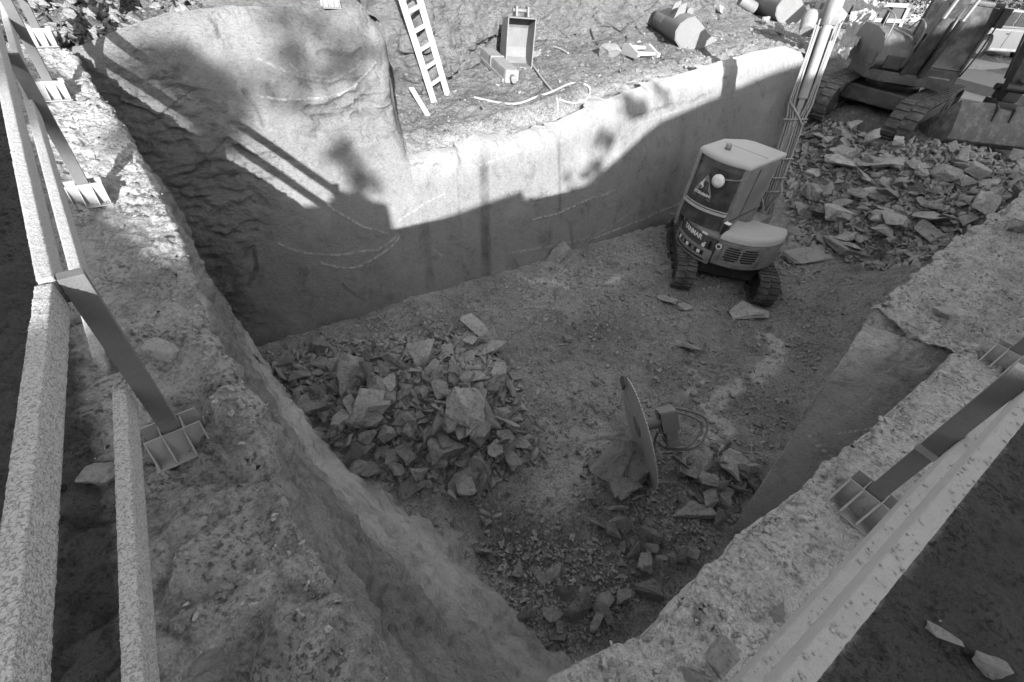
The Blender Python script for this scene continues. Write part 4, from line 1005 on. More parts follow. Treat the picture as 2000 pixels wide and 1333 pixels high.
# chips and gravel too many to count
def chips(name, pts, sizes, mat, label, seed=3):
    """one mesh of small angular stones"""
    rg = np.random.RandomState(seed); base = []
    for k in range(10):
        m = rock_mesh(700 + k + seed * 20, 0.35 + 0.05 * (k % 4), 1.0, sub=0, npts=8)
        base.append((np.array([v.co for v in m.vertices]), [list(p.vertices) for p in m.polygons])); bpy.data.meshes.remove(m)
    Vs, Ls, Lt, n0 = [], [], [], 0
    for p, s in zip(pts, sizes):
        V, Fc = base[rg.randint(10)]
        q = rg.normal(size=4) * [1, .35, .35, 1]; q /= np.linalg.norm(q); w, x, y, z = q
        Rm = np.array([[1-2*(y*y+z*z), 2*(x*y-z*w), 2*(x*z+y*w)], [2*(x*y+z*w), 1-2*(x*x+z*z), 2*(y*z-x*w)], [2*(x*z-y*w), 2*(y*z+x*w), 1-2*(x*x+y*y)]])
        Vs.append((V * s) @ Rm.T + p + [0, 0, s * 0.12]); 
        for f in Fc: Ls.extend([i + n0 for i in f]); Lt.append(len(f))
        n0 += len(V)
    V = np.concatenate(Vs); me = bpy.data.meshes.new(name)
    me.vertices.add(len(V)); me.vertices.foreach_set('co', V.astype(np.float32).ravel())
    me.loops.add(len(Ls)); me.loops.foreach_set('vertex_index', np.array(Ls, np.int32)); me.polygons.add(len(Lt))
    ls = np.concatenate([[0], np.cumsum(Lt)[:-1]]).astype(np.int32); me.polygons.foreach_set('loop_start', ls)
    try: me.polygons.foreach_set('loop_total', np.array(Lt, np.int32))
    except Exception: pass
    me.update(calc_edges=True); me.validate()
    return tag(link(name, me, mat), label, 'gravel', kind='stuff')
rg = np.random.RandomState(8)
def sample_floor(poly, n, clump=0.0, h0=5.15):
    """points on the floor inside a picture polygon, even on the ground plan"""
    C = np.array([at_floor(*q)[:2] for q in poly]); lo, hi = C.min(0), C.max(0); out = []
    while len(out) < n:
        q = lo + (hi - lo) * rg.rand(n * 2, 2); q = q[inpoly(q, [tuple(c) for c in C])]
        if clump > 0:
            v = fbm(np.c_[q, np.zeros(len(q))], 0.7, 4); q = q[rg.rand(len(q)) < np.clip(0.45 + clump * v, 0.03, 1)]
        out.extend(q.tolist())
    q = np.array(out[:n]); return np.c_[q, floor_z(q[:, 0], q[:, 1])]
FP = []; FS = []
def addchips(poly, n, smin, smax, clump=0.6, power=2.5):
    P = sample_floor(poly, n, clump); FP.append(P); FS.append(smin + (smax - smin) * rg.rand(n) ** power)
ALLF = [(490, 690), (1010, 548), (1330, 430), (1540, 480), (1700, 540), (1500, 900), (1300, 1150), (1120, 1290), (900, 1080), (700, 920), (560, 780)]
addchips(ALLF, 8000, 0.015, 0.13, 2.2, 3.6)
addchips(ALLF, 420, 0.07, 0.17, 1.2, 1.8)
addchips([(505, 690), (760, 650), (950, 640), (1050, 760), (1080, 900), (960, 990), (760, 960), (600, 860)], 1500, 0.03, 0.14, 0.3, 2.0)
addchips([(520, 690), (760, 655), (940, 650), (1020, 760), (1040, 890), (930, 980), (760, 945), (600, 850)], 1100, 0.11, 0.26, 0.2, 1.7)
addchips([(1130, 880), (1480, 870), (1500, 950), (1340, 1120), (1200, 1100)], 1500, 0.025, 0.11, 0.3, 2.0)
addchips([(920, 1060), (1180, 1060), (1250, 1180), (1130, 1280), (1000, 1240)], 2200, 0.015, 0.08, 0.2, 2.0)
addchips([(1535, 250), (1660, 240), (1725, 285), (1990, 318), (2000, 370), (1900, 440), (1790, 530), (1700, 525), (1540, 470)], 3000, 0.05, 0.26, 0.3, 2.2)
addchips([(1540, 255), (1660, 245), (1725, 290), (1990, 318), (2000, 370), (1900, 440), (1790, 525), (1700, 520), (1545, 465)], 800, 0.14, 0.36, 0.2, 1.6)
addchips([(1000, 560), (1330, 450), (1320, 480), (1020, 600)], 500, 0.02, 0.11, 0.5, 2.0)
chips('gravel', np.concatenate(FP), np.concatenate(FS), M_GRAVEL, 'countless small chips of slate strewn over the pit floor and ramp', 3)
def gridpts(G, n, wfun, smin, smax, power):
    P = G.reshape(-1, 3); w = wfun(P); k = rg.choice(len(P), n, p=w / w.sum()); return P[k] + rg.normal(size=(n, 3)) * [0.012, 0.012, 0.002], smin + (smax - smin) * rg.rand(n) ** power
def visible_w(P):
    q = (P - CAM) @ ROT; z = np.maximum(q[:, 2], 0.3); u = q[:, 0] / z * F + CX; v = q[:, 1] / z * F + CY
    return ((q[:, 2] > 0.3) & (u > -60) & (u < 2060) & (v > -60) & (v < 1400)) * (0.15 + smooth(0.0, 0.3, fbm(P, 0.45, 3))) * np.where((P[:, 1] < 3.5) & ((P @ np.array([-0.72, -0.69, 0]) > 0.62) | (P @ np.array([0.636, -0.772, 0]) > 0.42)), 0.03, 1.0)
a = gridpts(LEDGE_G, 1500, visible_w, 0.006, 0.055, 3.5); b_ = gridpts(RIGHT_G, 1800, visible_w, 0.005, 0.055, 3.5)
chips('gravel', np.concatenate([a[0], b_[0]]), np.concatenate([a[1], b_[1]]), M_STONE_LEDGE, 'pale grit and small clods lying on both rim ledges', 5)
a = gridpts(SHELF[:, :170], 2600, visible_w, 0.02, 0.16, 4.0); b_ = gridpts(BLOCKTOP[:150], 900, visible_w, 0.03, 0.30, 2.0)
chips('rubble', np.concatenate([a[0], b_[0]]), np.concatenate([a[1], b_[1]]), M_STONE_PALE, 'loose stones strewn over the upper shelf and the far left rim', 6)
print('rocks', NROCK)
# ------------------------------------------------------------------ tracked machines
def track_belt(parent, m, length, hgt, wid, pitch, lug, mat, rollers=5):
    """a track lying along local x, centred at the origin, bottom at z = 0"""
    r = hgt / 2; s = length / 2 - r; arc = math.pi * r; per = 2 * (2 * s) + 2 * arc
    def pt(t, rad):
        t %= per
        if t < 2 * s: return (-s + t, r - rad, 0.0)                      # bottom run, direction +x
        t -= 2 * s
        if t < arc: a = -math.pi / 2 + t / r; return (s + rad * math.cos(a), r + rad * math.sin(a), t / r)
        t -= arc
        if t < 2 * s: return (s - t, r + rad, math.pi)
        t -= 2 * s; a = math.pi / 2 + t / r; return (-s + rad * math.cos(a), r + rad * math.sin(a), math.pi + t / r)
    b = MB(); n = int(per / pitch); oa = [pt(per * k / (2 * n), r) for k in range(2 * n)]; ia = [pt(per * k / (2 * n), r - 0.035) for k in range(2 * n)]
    N = 2 * n; vs = []
    for k in range(N):
        vs.append([b.bm.verts.new(m @ Vector((p[0], y, p[1]))) for p, y in ((oa[k], -wid / 2), (oa[k], wid / 2), (ia[k], wid / 2), (ia[k], -wid / 2))])
    for k in range(N):
        A, B = vs[k], vs[(k + 1) % N]
        for i in range(4): b.bm.faces.new([A[i], B[i], B[(i + 1) % 4], A[(i + 1) % 4]])
    for k in range(n):                                                    # lugs, staggered in two rows
        for half in (-1, 1):
            t = per * (k + (0.25 if half > 0 else 0)) / n; x, z, a = pt(t, r)
            mm = m @ Matrix.Translation((x, 0, z)) @ Matrix.Rotation(-a, 4, 'Y')
            y0, y1 = (-wid / 2, -0.01) if half < 0 else (0.01, wid / 2)
            b.box(-pitch * 0.28, pitch * 0.28, y0, y1, -lug, 0.004, mm, 0.006)
    tr = b.build('track', mat, parent)
    f = MB(); f.box(-s * 0.95, s * 0.95, -wid * 0.30, wid * 0.30, r * 0.55, r * 1.35, m, 0.02)
    for sx in (-1, 1):
        f.cyl(m @ Vector((sx * s, -wid * 0.34, r)), m @ Vector((sx * s, wid * 0.34, r)), r - 0.05, 24)
        f.cyl(m @ Vector((sx * s, -wid * 0.40, r)), m @ Vector((sx * s, wid * 0.40, r)), r * 0.38, 16)
    for k in range(rollers):
        x = -s * 0.75 + 1.5 * s * k / (rollers - 1); f.cyl(m @ Vector((x, -wid * 0.36, r * 0.38)), m @ Vector((x, wid * 0.36, r * 0.38)), r * 0.30, 14)
    f.build('track_frame', M_DARKSTEEL, tr)
    return tr
def sector(a0, a1, r0, r1, n=24):
    o = [(r1 * math.cos(R(a0 + (a1 - a0) * k / n)), r1 * math.sin(R(a0 + (a1 - a0) * k / n))) for k in range(n + 1)]
    i = [(r0 * math.cos(R(a0 + (a1 - a0) * k / n)), r0 * math.sin(R(a0 + (a1 - a0) * k / n))) for k in range(n + 1)]
    return o + i[::-1]
def text_mesh(txt, size, bold=0.0, shear=0.0):
    cu = bpy.data.curves.new('lettering', 'FONT'); cu.body = txt; cu.size = size; cu.offset = bold; cu.shear = shear; cu.align_x = 'CENTER'; cu.align_y = 'CENTER'; cu.extrude = 0.002
    o = bpy.data.objects.new('lettering', cu); COL.objects.link(o)
    bpy.context.view_layer.update()
    me = bpy.data.meshes.new_from_object(o.evaluated_get(bpy.context.evaluated_depsgraph_get())); bpy.data.objects.remove(o); bpy.data.curves.remove(cu)
    return me
def wrap(me, phi, r, z, sx=1.0):
    """bend a flat mesh (x across, y up) round the tail of a machine"""
    bm = bmesh.new(); bm.from_mesh(me)
    bmesh.ops.subdivide_edges(bm, edges=[e for e in bm.edges if e.calc_length() > 0.03], cuts=2)
    for v in bm.verts:
        a = R(phi) + v.co.x * sx / r; rr = r + v.co.z
        v.co = Vector((rr * math.cos(a), rr * math.sin(a), z + v.co.y))
    bm.to_mesh(me); bm.free(); return me

cx_, cy_ = 4.16, 8.93
MZ = float(floor_z(np.array(cx_), np.array(cy_)))
mini = empty('mini_excavator', (cx_, cy_, MZ - 0.01), R(46), 'compact tracked excavator with a pale dusty cab roof, parked by the sawn wall', 'excavator')
UZ = 0.02
# undercarriage
mt = Matrix.Rotation(R(83 - 46), 4, 'Z')
for sy in (-1, 1): track_belt(mini, mt @ Matrix.Translation((0.0, sy * 0.80, 0)), 2.35, 0.56, 0.38, 0.115, 0.028, M_RUBBER)
b = MB(); b.box(-0.62, 0.62, -0.62, 0.62, 0.26, 0.50, mt, 0.03); b.cyl((0, 0, 0.48), (0, 0, 0.66), 0.42, 28)
for sy in (-1, 1): b.box(-0.5, 0.5, sy * 0.62 - 0.12, sy * 0.62 + 0.12, 0.2, 0.44, mt, 0.02)
b.build('undercarriage', M_DARKSTEEL, mini)
b = MB(); prof_ = [(1.55, 0.02), (1.60, 0.02), (1.52, 0.2), (1.56, 0.42), (1.50, 0.42), (1.46, 0.2)]
b.prism(prof_, 'y', -1.0, 1.0, mt)
for sy in (-0.45, 0.45): b.box(0.55, 1.5, sy - 0.05, sy + 0.05, 0.18, 0.30, mt, 0.01)
b.build('dozer_blade', M_STEEL, mini)
# slewing body
fp = [(0.98 * math.cos(R(a)), 0.98 * math.sin(R(a))) for a in range(118, 290, 6)] + [(0.55, -0.80), (0.75, -0.55), (0.75, 0.55), (0.45, 0.90)]
b = MB(); b.prism(fp, 'z', 0.64, 0.92, None, 0.02); body = b.build('body', M_BODYDARK, mini, 40)
b = MB(); b.prism(sector(126, 191, 0.5, 1.015), 'z', 0.60, 0.88, None, 0.025); cw = b.build('counterweight', M_BODY, mini, 40)
b = MB(); b.prism(sector(136, 182, 0.9, 1.021), 'z', 0.745, 0.83); b.build('recess', M_BLACK, cw)
b = MB(); b.prism(sector(134, 185, 0.9, 1.023), 'z', 0.655, 0.685); b.build('recess', M_BLACK, cw)
for k, a in enumerate((141, 149, 157, 166, 174)):
    b = MB(); b.prism([( (0.95 + 0.079) * math.cos(R(t)), (0.95 + 0.079) * math.sin(R(t))) for t in (a, a + 4)] + [(0.93 * math.cos(R(a + 4)), 0.93 * math.sin(R(a + 4))), (0.93 * math.cos(R(a)), 0.93 * math.sin(R(a)))], 'z', 0.755, 0.82, None, 0.004); b.build('reflector', M_BODY if k % 2 else M_WHITE, cw)
b = MB(); b.prism(sector(120, 191, 0.55, 0.985), 'z', 0.88, 1.14, None, 0.012); panel = b.build('rear_panel', M_BODYDARK, mini, 40)
b = MB(); b.prism(sector(118, 193, 0.5, 1.0), 'z', 1.14, 1.19, None, 0.014); b.build('trim', M_BODY, panel, 40)
me = wrap(text_mesh('YANMAR', 0.135, 0.004), 157, 0.988, 1.045); link('lettering', me, M_WHITE, panel)
for a, z, w, h in ((131, 1.08, 0.07, 0.07), (128, 0.94, 0.05, 0.1), (175, 1.165, 0.13, 0.045), (178, 0.93, 0.07, 0.07), (179, 0.985, 0.045, 0.025)):
    me = bpy.data.meshes.new('sticker'); me.from_pydata([(-w / 2, -h / 2, 0.006), (w / 2, -h / 2, 0.006), (w / 2, h / 2, 0.006), (-w / 2, h / 2, 0.006)], [], [(0, 1, 2, 3)])
    link('sticker', wrap(me, a, 0.988 if z < 1.14 else 1.0, z), M_WHITE, panel)
b = MB(); b.prism(sector(183.5, 186.5, 0.95, 0.992), 'z', 0.90, 1.06, None, 0.004); b.build('handle', M_BLACK, panel)
# engine cover on the right with its grille
b = MB(); b.prism(sector(192, 292, 0.30, 0.99, 34), 'z', 0.66, 1.17, None, 0.03); hood = b.build('engine_cover', M_BODY, mini, 45)
b = MB(); ring = sector(192, 296, 0.25, 0.985, 34)
rings = [(1.16, 1.0), (1.23, 0.985), (1.285, 0.92), (1.305, 0.80)]
prev = None
for z, s in rings:
    cxp = np.mean([p[0] for p in ring]); cyp = np.mean([p[1] for p in ring])
    vs = [b.bm.verts.new((cxp + (p[0] - cxp) * s, cyp + (p[1] - cyp) * s, z + UZ)) for p in ring]
    if prev:
        for i in range(len(vs)): b.bm.faces.new([prev[i], prev[(i + 1) % len(vs)], vs[(i + 1) % len(vs)], vs[i]])
    prev = vs
b.bm.faces.new(prev); b.build('cover_top', M_ROOF, hood, 50)
for z in (0.80, 0.85, 0.90, 0.95, 1.0, 1.05):
    for a0, a1 in ((203, 219), (221, 239)):
        if z in (0.80, 1.05): a0 += 2; a1 -= 2
        b = MB(); b.prism(sector(a0, a1, 0.95, 0.994, 8), 'z', z, z + 0.030); b.build('vent_slot', M_BLACK, hood)
b = MB()
for a0, a1, z0, z1 in ((199, 243, 0.745, 0.76), (199, 243, 1.105, 1.12), (198, 199.5, 0.76, 1.10), (242.5, 244, 0.76, 1.10)): b.prism(sector(a0, a1, 0.96, 0.998, 12), 'z', z0, z1, None, 0.004)
b.build('vent_frame', M_BODY, hood)
b = MB(); b.prism(sector(191.2, 192.4, 0.9, 0.992, 2), 'z', 0.66, 1.16); b.build('seam', M_BLACK, hood)
b = MB(); b.cyl((0.955 * math.cos(R(194.5)), 0.955 * math.sin(R(194.5)), 1.03), (1.0 * math.cos(R(194.5)), 1.0 * math.sin(R(194.5)), 1.03), 0.055, 20); bdg = b.build('badge', M_WHITE, hood)
b = MB(); b.cyl((0.99 * math.cos(R(194.5)), 0.99 * math.sin(R(194.5)), 1.03), (1.003 * math.cos(R(194.5)), 1.003 * math.sin(R(194.5)), 1.03), 0.036, 20); b.build('emblem', M_BODYDARK, bdg)
b = MB(); b.box(-0.84, -0.74, -0.22, -0.12, 1.2, 1.42, None, 0.01); ex = b.build('exhaust', M_BLACK, mini); b = MB(); b.box(-0.85, -0.735, -0.225, -0.115, 1.42, 1.435, None, 0.004); b.build('cap', M_WHITE, ex)
# cab
CX0, CX1, CY0, CY1 = -0.90, 0.62, -0.09, 0.90
def rear(y, z, off=0.0):   # bowed back of the cab, leaning slightly forward with height
    t = (y - (CY0 + CY1) / 2) / ((CY1 - CY0) / 2); return CX0 + 0.16 * t * t - off + 0.05 * (z - 1.2)
def rear_sheet(y0, y1, z0, z1, off=0.0, th=0.02, n=14):
    out = [(rear(y0 + (y1 - y0) * k / n, 1.8, off), y0 + (y1 - y0) * k / n) for k in range(n + 1)]; inn = [(x + th, y) for x, y in out[::-1]]
    b = MB()
    vs = [[b.bm.verts.new((x + 0.05 * (z - 1.8), y, z)) for x, y in out + inn] for z in (z0, z1)]
    n_ = len(vs[0]); b.bm.faces.new(vs[0][::-1]); b.bm.faces.new(vs[1])
    for i in range(n_): b.bm.faces.new([vs[0][i], vs[0][(i + 1) % n_], vs[1][(i + 1) % n_], vs[1][i]])
    return b
b = MB()
for y0, y1 in ((CY0, CY0 + 0.06), (CY1 - 0.07, CY1)):
    x = rear(y0, 1.8); b.box(x - 0.02, x + 0.07, y0, y1, 1.12, 2.40, None, 0.012)
    b.box(CX1 - 0.06, CX1, y0, y1, 1.02, 2.40, None, 0.012)
    b.box(x, CX1, y0 + 0.004, y1 - 0.004, 2.30, 2.402, None, 0.01); b.box(x, CX1, y0 + 0.004, y1 - 0.004, 0.94, 1.36, None, 0.01)
b.box(0.02, 0.07, CY1 - 0.06, CY1 + 0.002, 1.1, 2.36); b.box(CX1 - 0.05, CX1 + 0.002, CY0, CY1, 0.94, 1.2); b.box(CX0 + 0.3, CX1, CY0, CY1, 0.93, 0.98)
cab = b.build('cab', M_BODY, mini)
rear_sheet(CY0 + 0.02, CY1 - 0.03, 2.28, 2.40, 0.004).build('window_frame', M_BODYDARK, cab)
rear_sheet(CY0 + 0.05, CY1 - 0.06, 1.56, 2.30).build('rear_window', M_GLASS, cab)
rear_sheet(CY0 + 0.05, CY1 - 0.06, 1.20, 1.50).build('rear_window', M_GLASS, cab)
rear_sheet(CY0 + 0.03, CY1 - 0.04, 1.488, 1.53, 0.03, 0.05).build('rail', M_ROOF, cab)
rear_sheet(CY0 + 0.03, CY1 - 0.04, 1.555, 1.572, 0.012, 0.04).build('rail', M_ROOF, cab)
b = MB(); b.box(-0.72, CX1 - 0.06, CY0 + 0.012, CY0 + 0.028, 1.36, 2.31); sw = b.build('side_window', M_SIDEGLASS, cab)
b = MB(); b.box(-0.16, -0.13, CY0 + 0.004, CY0 + 0.034, 1.36, 2.31); b.box(-0.73, CX1 - 0.05, CY0 + 0.002, CY0 + 0.034, 1.345, 1.375); b.build('window_bar', M_BODYDARK, sw)
b = MB(); b.box(-0.72, CX1 - 0.06, CY1 - 0.03, CY1 - 0.014, 1.36, 2.31); b.build('side_window', M_GLASS, cab)
b = MB(); b.box(CX1 - 0.035, CX1 - 0.02, CY0 + 0.06, CY1 - 0.07, 1.2, 2.32); b.build('front_window', M_GLASS, cab)
b = MB(); b.box(-0.45, 0.0, 0.2, 0.65, 1.0, 1.12, None, 0.03); b.box(-0.52, -0.40, 0.2, 0.65, 1.1, 1.75, None, 0.04); b.build('seat', M_BLACK, cab)
rf = [(rear(CY0 + 0.99 * k / 10, 2.4, 0.03), CY0 - 0.03 + 1.05 * k / 10) for k in range(11)]
rf = rf + [(CX1 - 0.45, CY1 + 0.05), (CX1 - 0.02, CY1 - 0.2), (CX1 + 0.06, CY1 - 0.36), (CX1 + 0.06, CY0 - 0.03)]
b = MB()
prev = None; cxp = np.mean([p[0] for p in rf]); cyp = np.mean([p[1] for p in rf])
for z, s in ((2.395, 0.985), (2.41, 1.0), (2.455, 1.0), (2.485, 0.955), (2.50, 0.86)):
    vs = [b.bm.verts.new((cxp + (p[0] - cxp) * s, cyp + (p[1] - cyp) * s, z)) for p in rf]
    if prev:
        for i in range(len(vs)): b.bm.faces.new([prev[i], prev[(i + 1) % len(vs)], vs[(i + 1) % len(vs)], vs[i]])
    else: b.bm.faces.new(vs[::-1])
    prev = vs
b.bm.faces.new(prev); roof = b.build('roof', M_ROOF, cab, 50)
b = MB(); b.cyl((-0.42, 0.55, 2.49), (-0.42, 0.55, 2.60), 0.055, 16); b.build('beacon', M_STEEL, roof)
b = MB(); b.box(-0.1, -0.09, CY0, CY1 - 0.1, 2.499, 2.504); b.build('seam', M_STEEL, roof)
b = MB(); b.tube([(CX0 + 0.2, CY0 - 0.02, 2.26), (CX0 - 0.06, CY0 + 0.02, 2.25), (CX0 - 0.12, 0.20, 2.19)], 0.010, 8)
rod = b.build('mirror_arm', M_BODY, cab); b = MB(); b.tube([(CX0 - 0.09, 0.24, 2.14), (CX0 - 0.115, 0.24, 2.14), (CX0 - 0.135, 0.24, 2.14)], [0.115, 0.12, 0.05], 24); b.build('mirror', M_MIRROR, rod)
# emblem on the rear glass: outlined peak over two lettered bands
mv = [(-0.20, -0.10), (-0.14, 0.07), (-0.10, 0.10), (-0.035, 0.26), (0.0, 0.24), (0.015, 0.14), (0.05, 0.13), (0.09, -0.01), (0.20, -0.10), (0.19, -0.19), (-0.19, -0.19)]
def on_glass(pts, off): return [(rear(0.50 - x, 1.86 + y, off), 0.50 - x, 1.86 + y) for x, y in pts]
def glass_poly(name, pts, off, mat, parent):
    bm = bmesh.new(); vs = [bm.verts.new(p) for p in on_glass(pts, off)]; bm.faces.new(vs); bmesh.ops.triangulate(bm, faces=bm.faces)
    me = bpy.data.meshes.new(name); bm.to_mesh(me); bm.free(); return link(name, me, mat, parent)
dec = glass_poly('emblem', mv, 0.006, M_STEEL, cab)
glass_poly('peak', [(-0.12, 0.05), (-0.045, 0.2), (-0.06, 0.10), (-0.02, 0.03), (-0.08, -0.03), (-0.05, 0.03)], 0.012, M_WHITE, dec)
glass_poly('peak', [(0.02, 0.0), (0.025, 0.12), (0.045, 0.11), (0.07, 0.0)], 0.012, M_BODYDARK, dec)
glass_poly('band', [(-0.185, -0.178), (0.18, -0.178), (0.19, -0.135), (-0.19, -0.135)], 0.012, M_BODYDARK, dec)
me = text_mesh('STEINMAN', 0.072, 0.002)
bm = bmesh.new(); bm.from_mesh(me)
for v in bm.verts: x, y, z = v.co; yy = 0.50 - x; v.co = Vector((rear(yy, 1.76, 0.014 + z), yy, 1.86 - 0.095 + y))
bm.to_mesh(me); bm.free(); link('lettering', me, M_WHITE, dec)
# boom, raised
def local(p, root, rz, zroot):
    q = np.array(p) - np.array([root[0], root[1], zroot]); c, s = math.cos(-rz), math.sin(-rz); return Vector((q[0] * c - q[1] * s, q[0] * s + q[1] * c, q[2]))
B0 = local(at(1497, 402, 4.12), (cx_, cy_), R(46), MZ); B1 = local(at(1612, 62, 0.98), (cx_, cy_), R(46), MZ); B2 = B1 + (B1 - B0) * 0.45 + Vector((0.45, 0, -0.05))
bd = (B1 - B0).normalized(); bl = (B1 - B0).length
b = MB(); b.box(0.70, B0.x + 0.12, -0.2 + B0.y, 0.2 + B0.y, 0.62, 0.98, None, 0.04); b.cyl((B0.x, B0.y, 0.6), (B0.x, B0.y, 1.05), 0.13, 20); b.build('swing_bracket', M_STEEL, mini, 40)
# frame of the boom: local y across, local z pointing back towards the cab and the viewer
vdir = local(CAM, (cx_, cy_), R(46), MZ) - (B0 + B1) / 2
mb_ = frame(B0, bd, vdir)
b = MB(); b.box(0, bl * 1.02, -0.14, 0.14, -0.30, -0.04, mb_, 0.02)
for sy in (-1, 1): b.box(-0.1, bl * 0.97, sy * 0.16 - 0.012, sy * 0.16 + 0.012, -0.26, 0.03, mb_)
boom = b.build('boom', M_BOOM, mini, 40)
b = MB(); b.cyl(mb_ @ Vector((bl * 0.66, 0, 0.06)), mb_ @ Vector((bl * 1.12, 0, 0.06)), 0.085, 20); b.box(bl * 0.60, bl * 0.66, -0.05, 0.05, 0.0, 0.1, mb_, 0.01)
b.cyl(mb_ @ Vector((bl * 0.50, 0, 0.05)), mb_ @ Vector((bl * 0.64, 0, 0.06)), 0.045, 16)
b.box(bl * 0.74, bl * 0.96, -0.20, -0.11, -0.02, 0.08, mb_, 0.03); cylp = b.build('arm_cylinder', M_BOOM, boom, 50)
rg2 = random.Random(3)
for k in range(9):
    y = -0.145 + 0.29 * k / 8; top = bl * (0.72 if 2 < k < 6 else 1.03 + 0.05 * rg2.random()); pts = []
    for t in np.linspace(-0.12, top, 14): pts.append(mb_ @ Vector((t, y + 0.012 * math.sin(3.1 * t + k) + (0.05 * (y / abs(y)) if abs(y) > .05 and t > bl * .6 else 0), 0.055 + 0.018 * math.sin(2.3 * t + 1.7 * k))))
    q = MB(); q.tube(pts, 0.016 + 0.004 * (k % 3 == 0), 7); q.build('hose', M_HOSE, boom)
for t in (0.33, 0.62, 1.0, 1.75):
    q = MB(); q.tube([mb_ @ Vector((t, -0.2, -0.05)), mb_ @ Vector((t + 0.02, -0.18, 0.085)), mb_ @ Vector((t - 0.01, 0, 0.10)), mb_ @ Vector((t - 0.03, 0.18, 0.085)), mb_ @ Vector((t - 0.03, 0.2, -0.05))], 0.020, 7); q.build('hose_strap', M_HOSE, boom)
q = MB(); q.tube([mb_ @ Vector((1.72, -0.2, 0.06)), mb_ @ Vector((1.66, -0.15, 0.11)), mb_ @ Vector((1.90, 0.05, 0.11)), mb_ @ Vector((2.05, 0.2, 0.06))], 0.022, 7); q.build('hose_strap', M_HOSE, boom)
for sy in (-1, 1):
    q = MB(); q.tube(curve_pts([mb_ @ Vector((0.55, sy * 0.12, 0.06)), mb_ @ Vector((0.3, sy * 0.2, 0.10)), mb_ @ Vector((0.12, sy * 0.10, 0.12)), mb_ @ Vector((-0.15, sy * 0.02, 0.05))], 10), 0.024, 7); q.build('hose', M_HOSE, boom)
b = MB(); e = B1 + bd * 0.1; b.tube([e, e + bd * 0.7, B2 + Vector((0.8, 0, 0.2))], [0.15, 0.15, 0.12], 10); b.build('boom_head', M_BOOM, boom)
# ------------------------------------------------------------------ the large excavator on the rubble ramp
def bucket_shell(b, prof_, w, th, m, sides=True):
    """shell whose cross-section is an open profile, extruded across (local y), with end plates"""
    P = np.array(prof_, float); t = np.gradient(P, axis=0); n = np.stack([-t[:, 1], t[:, 0]], 1); n /= np.linalg.norm(n, axis=1)[:, None]
    inner = P + n * th; b.prism([tuple(p) for p in P] + [tuple(p) for p in inner[::-1]], 'y', -w / 2, w / 2, m)
    if sides:
        for s in (-1, 1): b.prism([tuple(p) for p in P], 'y', s * w / 2 - (0 if s > 0 else 0.02), s * w / 2 + (0.02 if s > 0 else 0), m)
    return b
tb = at(1740, 272, 3.02); hd = R(226); fd = np.array([math.cos(hd), math.sin(hd), 0]); ld_ = np.array([-fd[1], fd[0], 0])
LT, GA, TW, TH = 3.6, 2.0, 0.60, 0.86
cen = tb - fd * (LT / 2 - 0.25) - ld_ * (GA / 2)         # the near track is the machine's left one
cen = tb - fd * (LT / 2 - 0.25) + (ld_ if (ld_ @ np.array([-1, 1, 0])) > 0 else -ld_) * (GA / 2)
cen = cen + np.array([0.2, 0.2, 0])
BZ = -0.95
UH = R(-95)
bigx = empty('large_excavator', (cen[0], cen[1], BZ), UH, 'large dark muddy excavator standing at the top of the rubble ramp', 'excavator')
mt = Matrix.Rotation(hd - UH, 4, 'Z')
slope = Matrix.Rotation(R(4), 4, 'Y')
for sy in (-1, 1): track_belt(bigx, mt @ slope @ Matrix.Translation((0, sy * GA / 2, 0)), LT, TH, TW, 0.19, 0.035, M_RUBBER, 7)
b = MB(); b.box(-0.9, 0.9, -0.8, 0.8, 0.42, 0.78, mt, 0.05); b.cyl((0, 0, 0.75), (0, 0, 1.0), 0.62, 28); b.build('undercarriage', M_DARKSTEEL, bigx)
fp = [(1.25 * math.cos(R(a)), 1.25 * math.sin(R(a))) for a in range(112, 249, 8)] + [(0.9, -1.2), (1.2, -0.9), (1.2, 0.35), (1.15, 1.2)]
b = MB(); b.prism(fp, 'z', 1.0, 1.25, None, 0.03); b.build('body', M_BIGDARK, bigx, 40)
b = MB(); b.prism(sector(125, 235, 0.5, 1.28), 'z', 1.05, 1.75, None, 0.06); b.build('counterweight', M_BIGDARK, bigx, 40)
# rounded hood on the machine's right
b = MB(); hp = [(-0.9, 1.2), (0.95, 1.2), (1.18, 1.4), (1.12, 1.75), (0.8, 2.02), (0.2, 2.12), (-0.7, 2.12), (-0.95, 1.9)]
b.prism(hp, 'y', -1.22, -0.32, None, 0.09); hood = b.build('engine_cover', M_BODYBIG, bigx, 50)
b = MB(); b.box(0.3, 1.0, -1.245, -1.20, 1.3, 1.62, None, 0.02); b.build('side_panel', M_BIGDARK, hood)
b = MB(); b.box(1.10, 1.19, -1.0, -0.5, 1.3, 1.6, None, 0.03); b.build('lamp_housing', M_BLACK, hood)
b = MB(); b.tube(curve_pts([(0.95, -1.2, 1.9), (0.95, -1.2, 2.3), (0.5, -1.2, 2.45), (-0.2, -1.2, 2.45), (-0.3, -1.2, 2.1)], 14), 0.018, 8); b.tube([(0.4, -1.2, 2.12), (0.4, -1.2, 2.45)], 0.016, 8)
b.tube(curve_pts([(1.1, -0.4, 1.7), (1.15, -0.4, 2.2), (0.7, -0.4, 2.4), (0.3, -0.4, 2.15)], 12), 0.018, 8); b.build('handrail', M_STEEL, hood)
b = MB(); b.cyl((-0.5, -0.8, 2.1), (-0.5, -0.8, 2.5), 0.07, 14); b.build('exhaust', M_BLACK, hood)
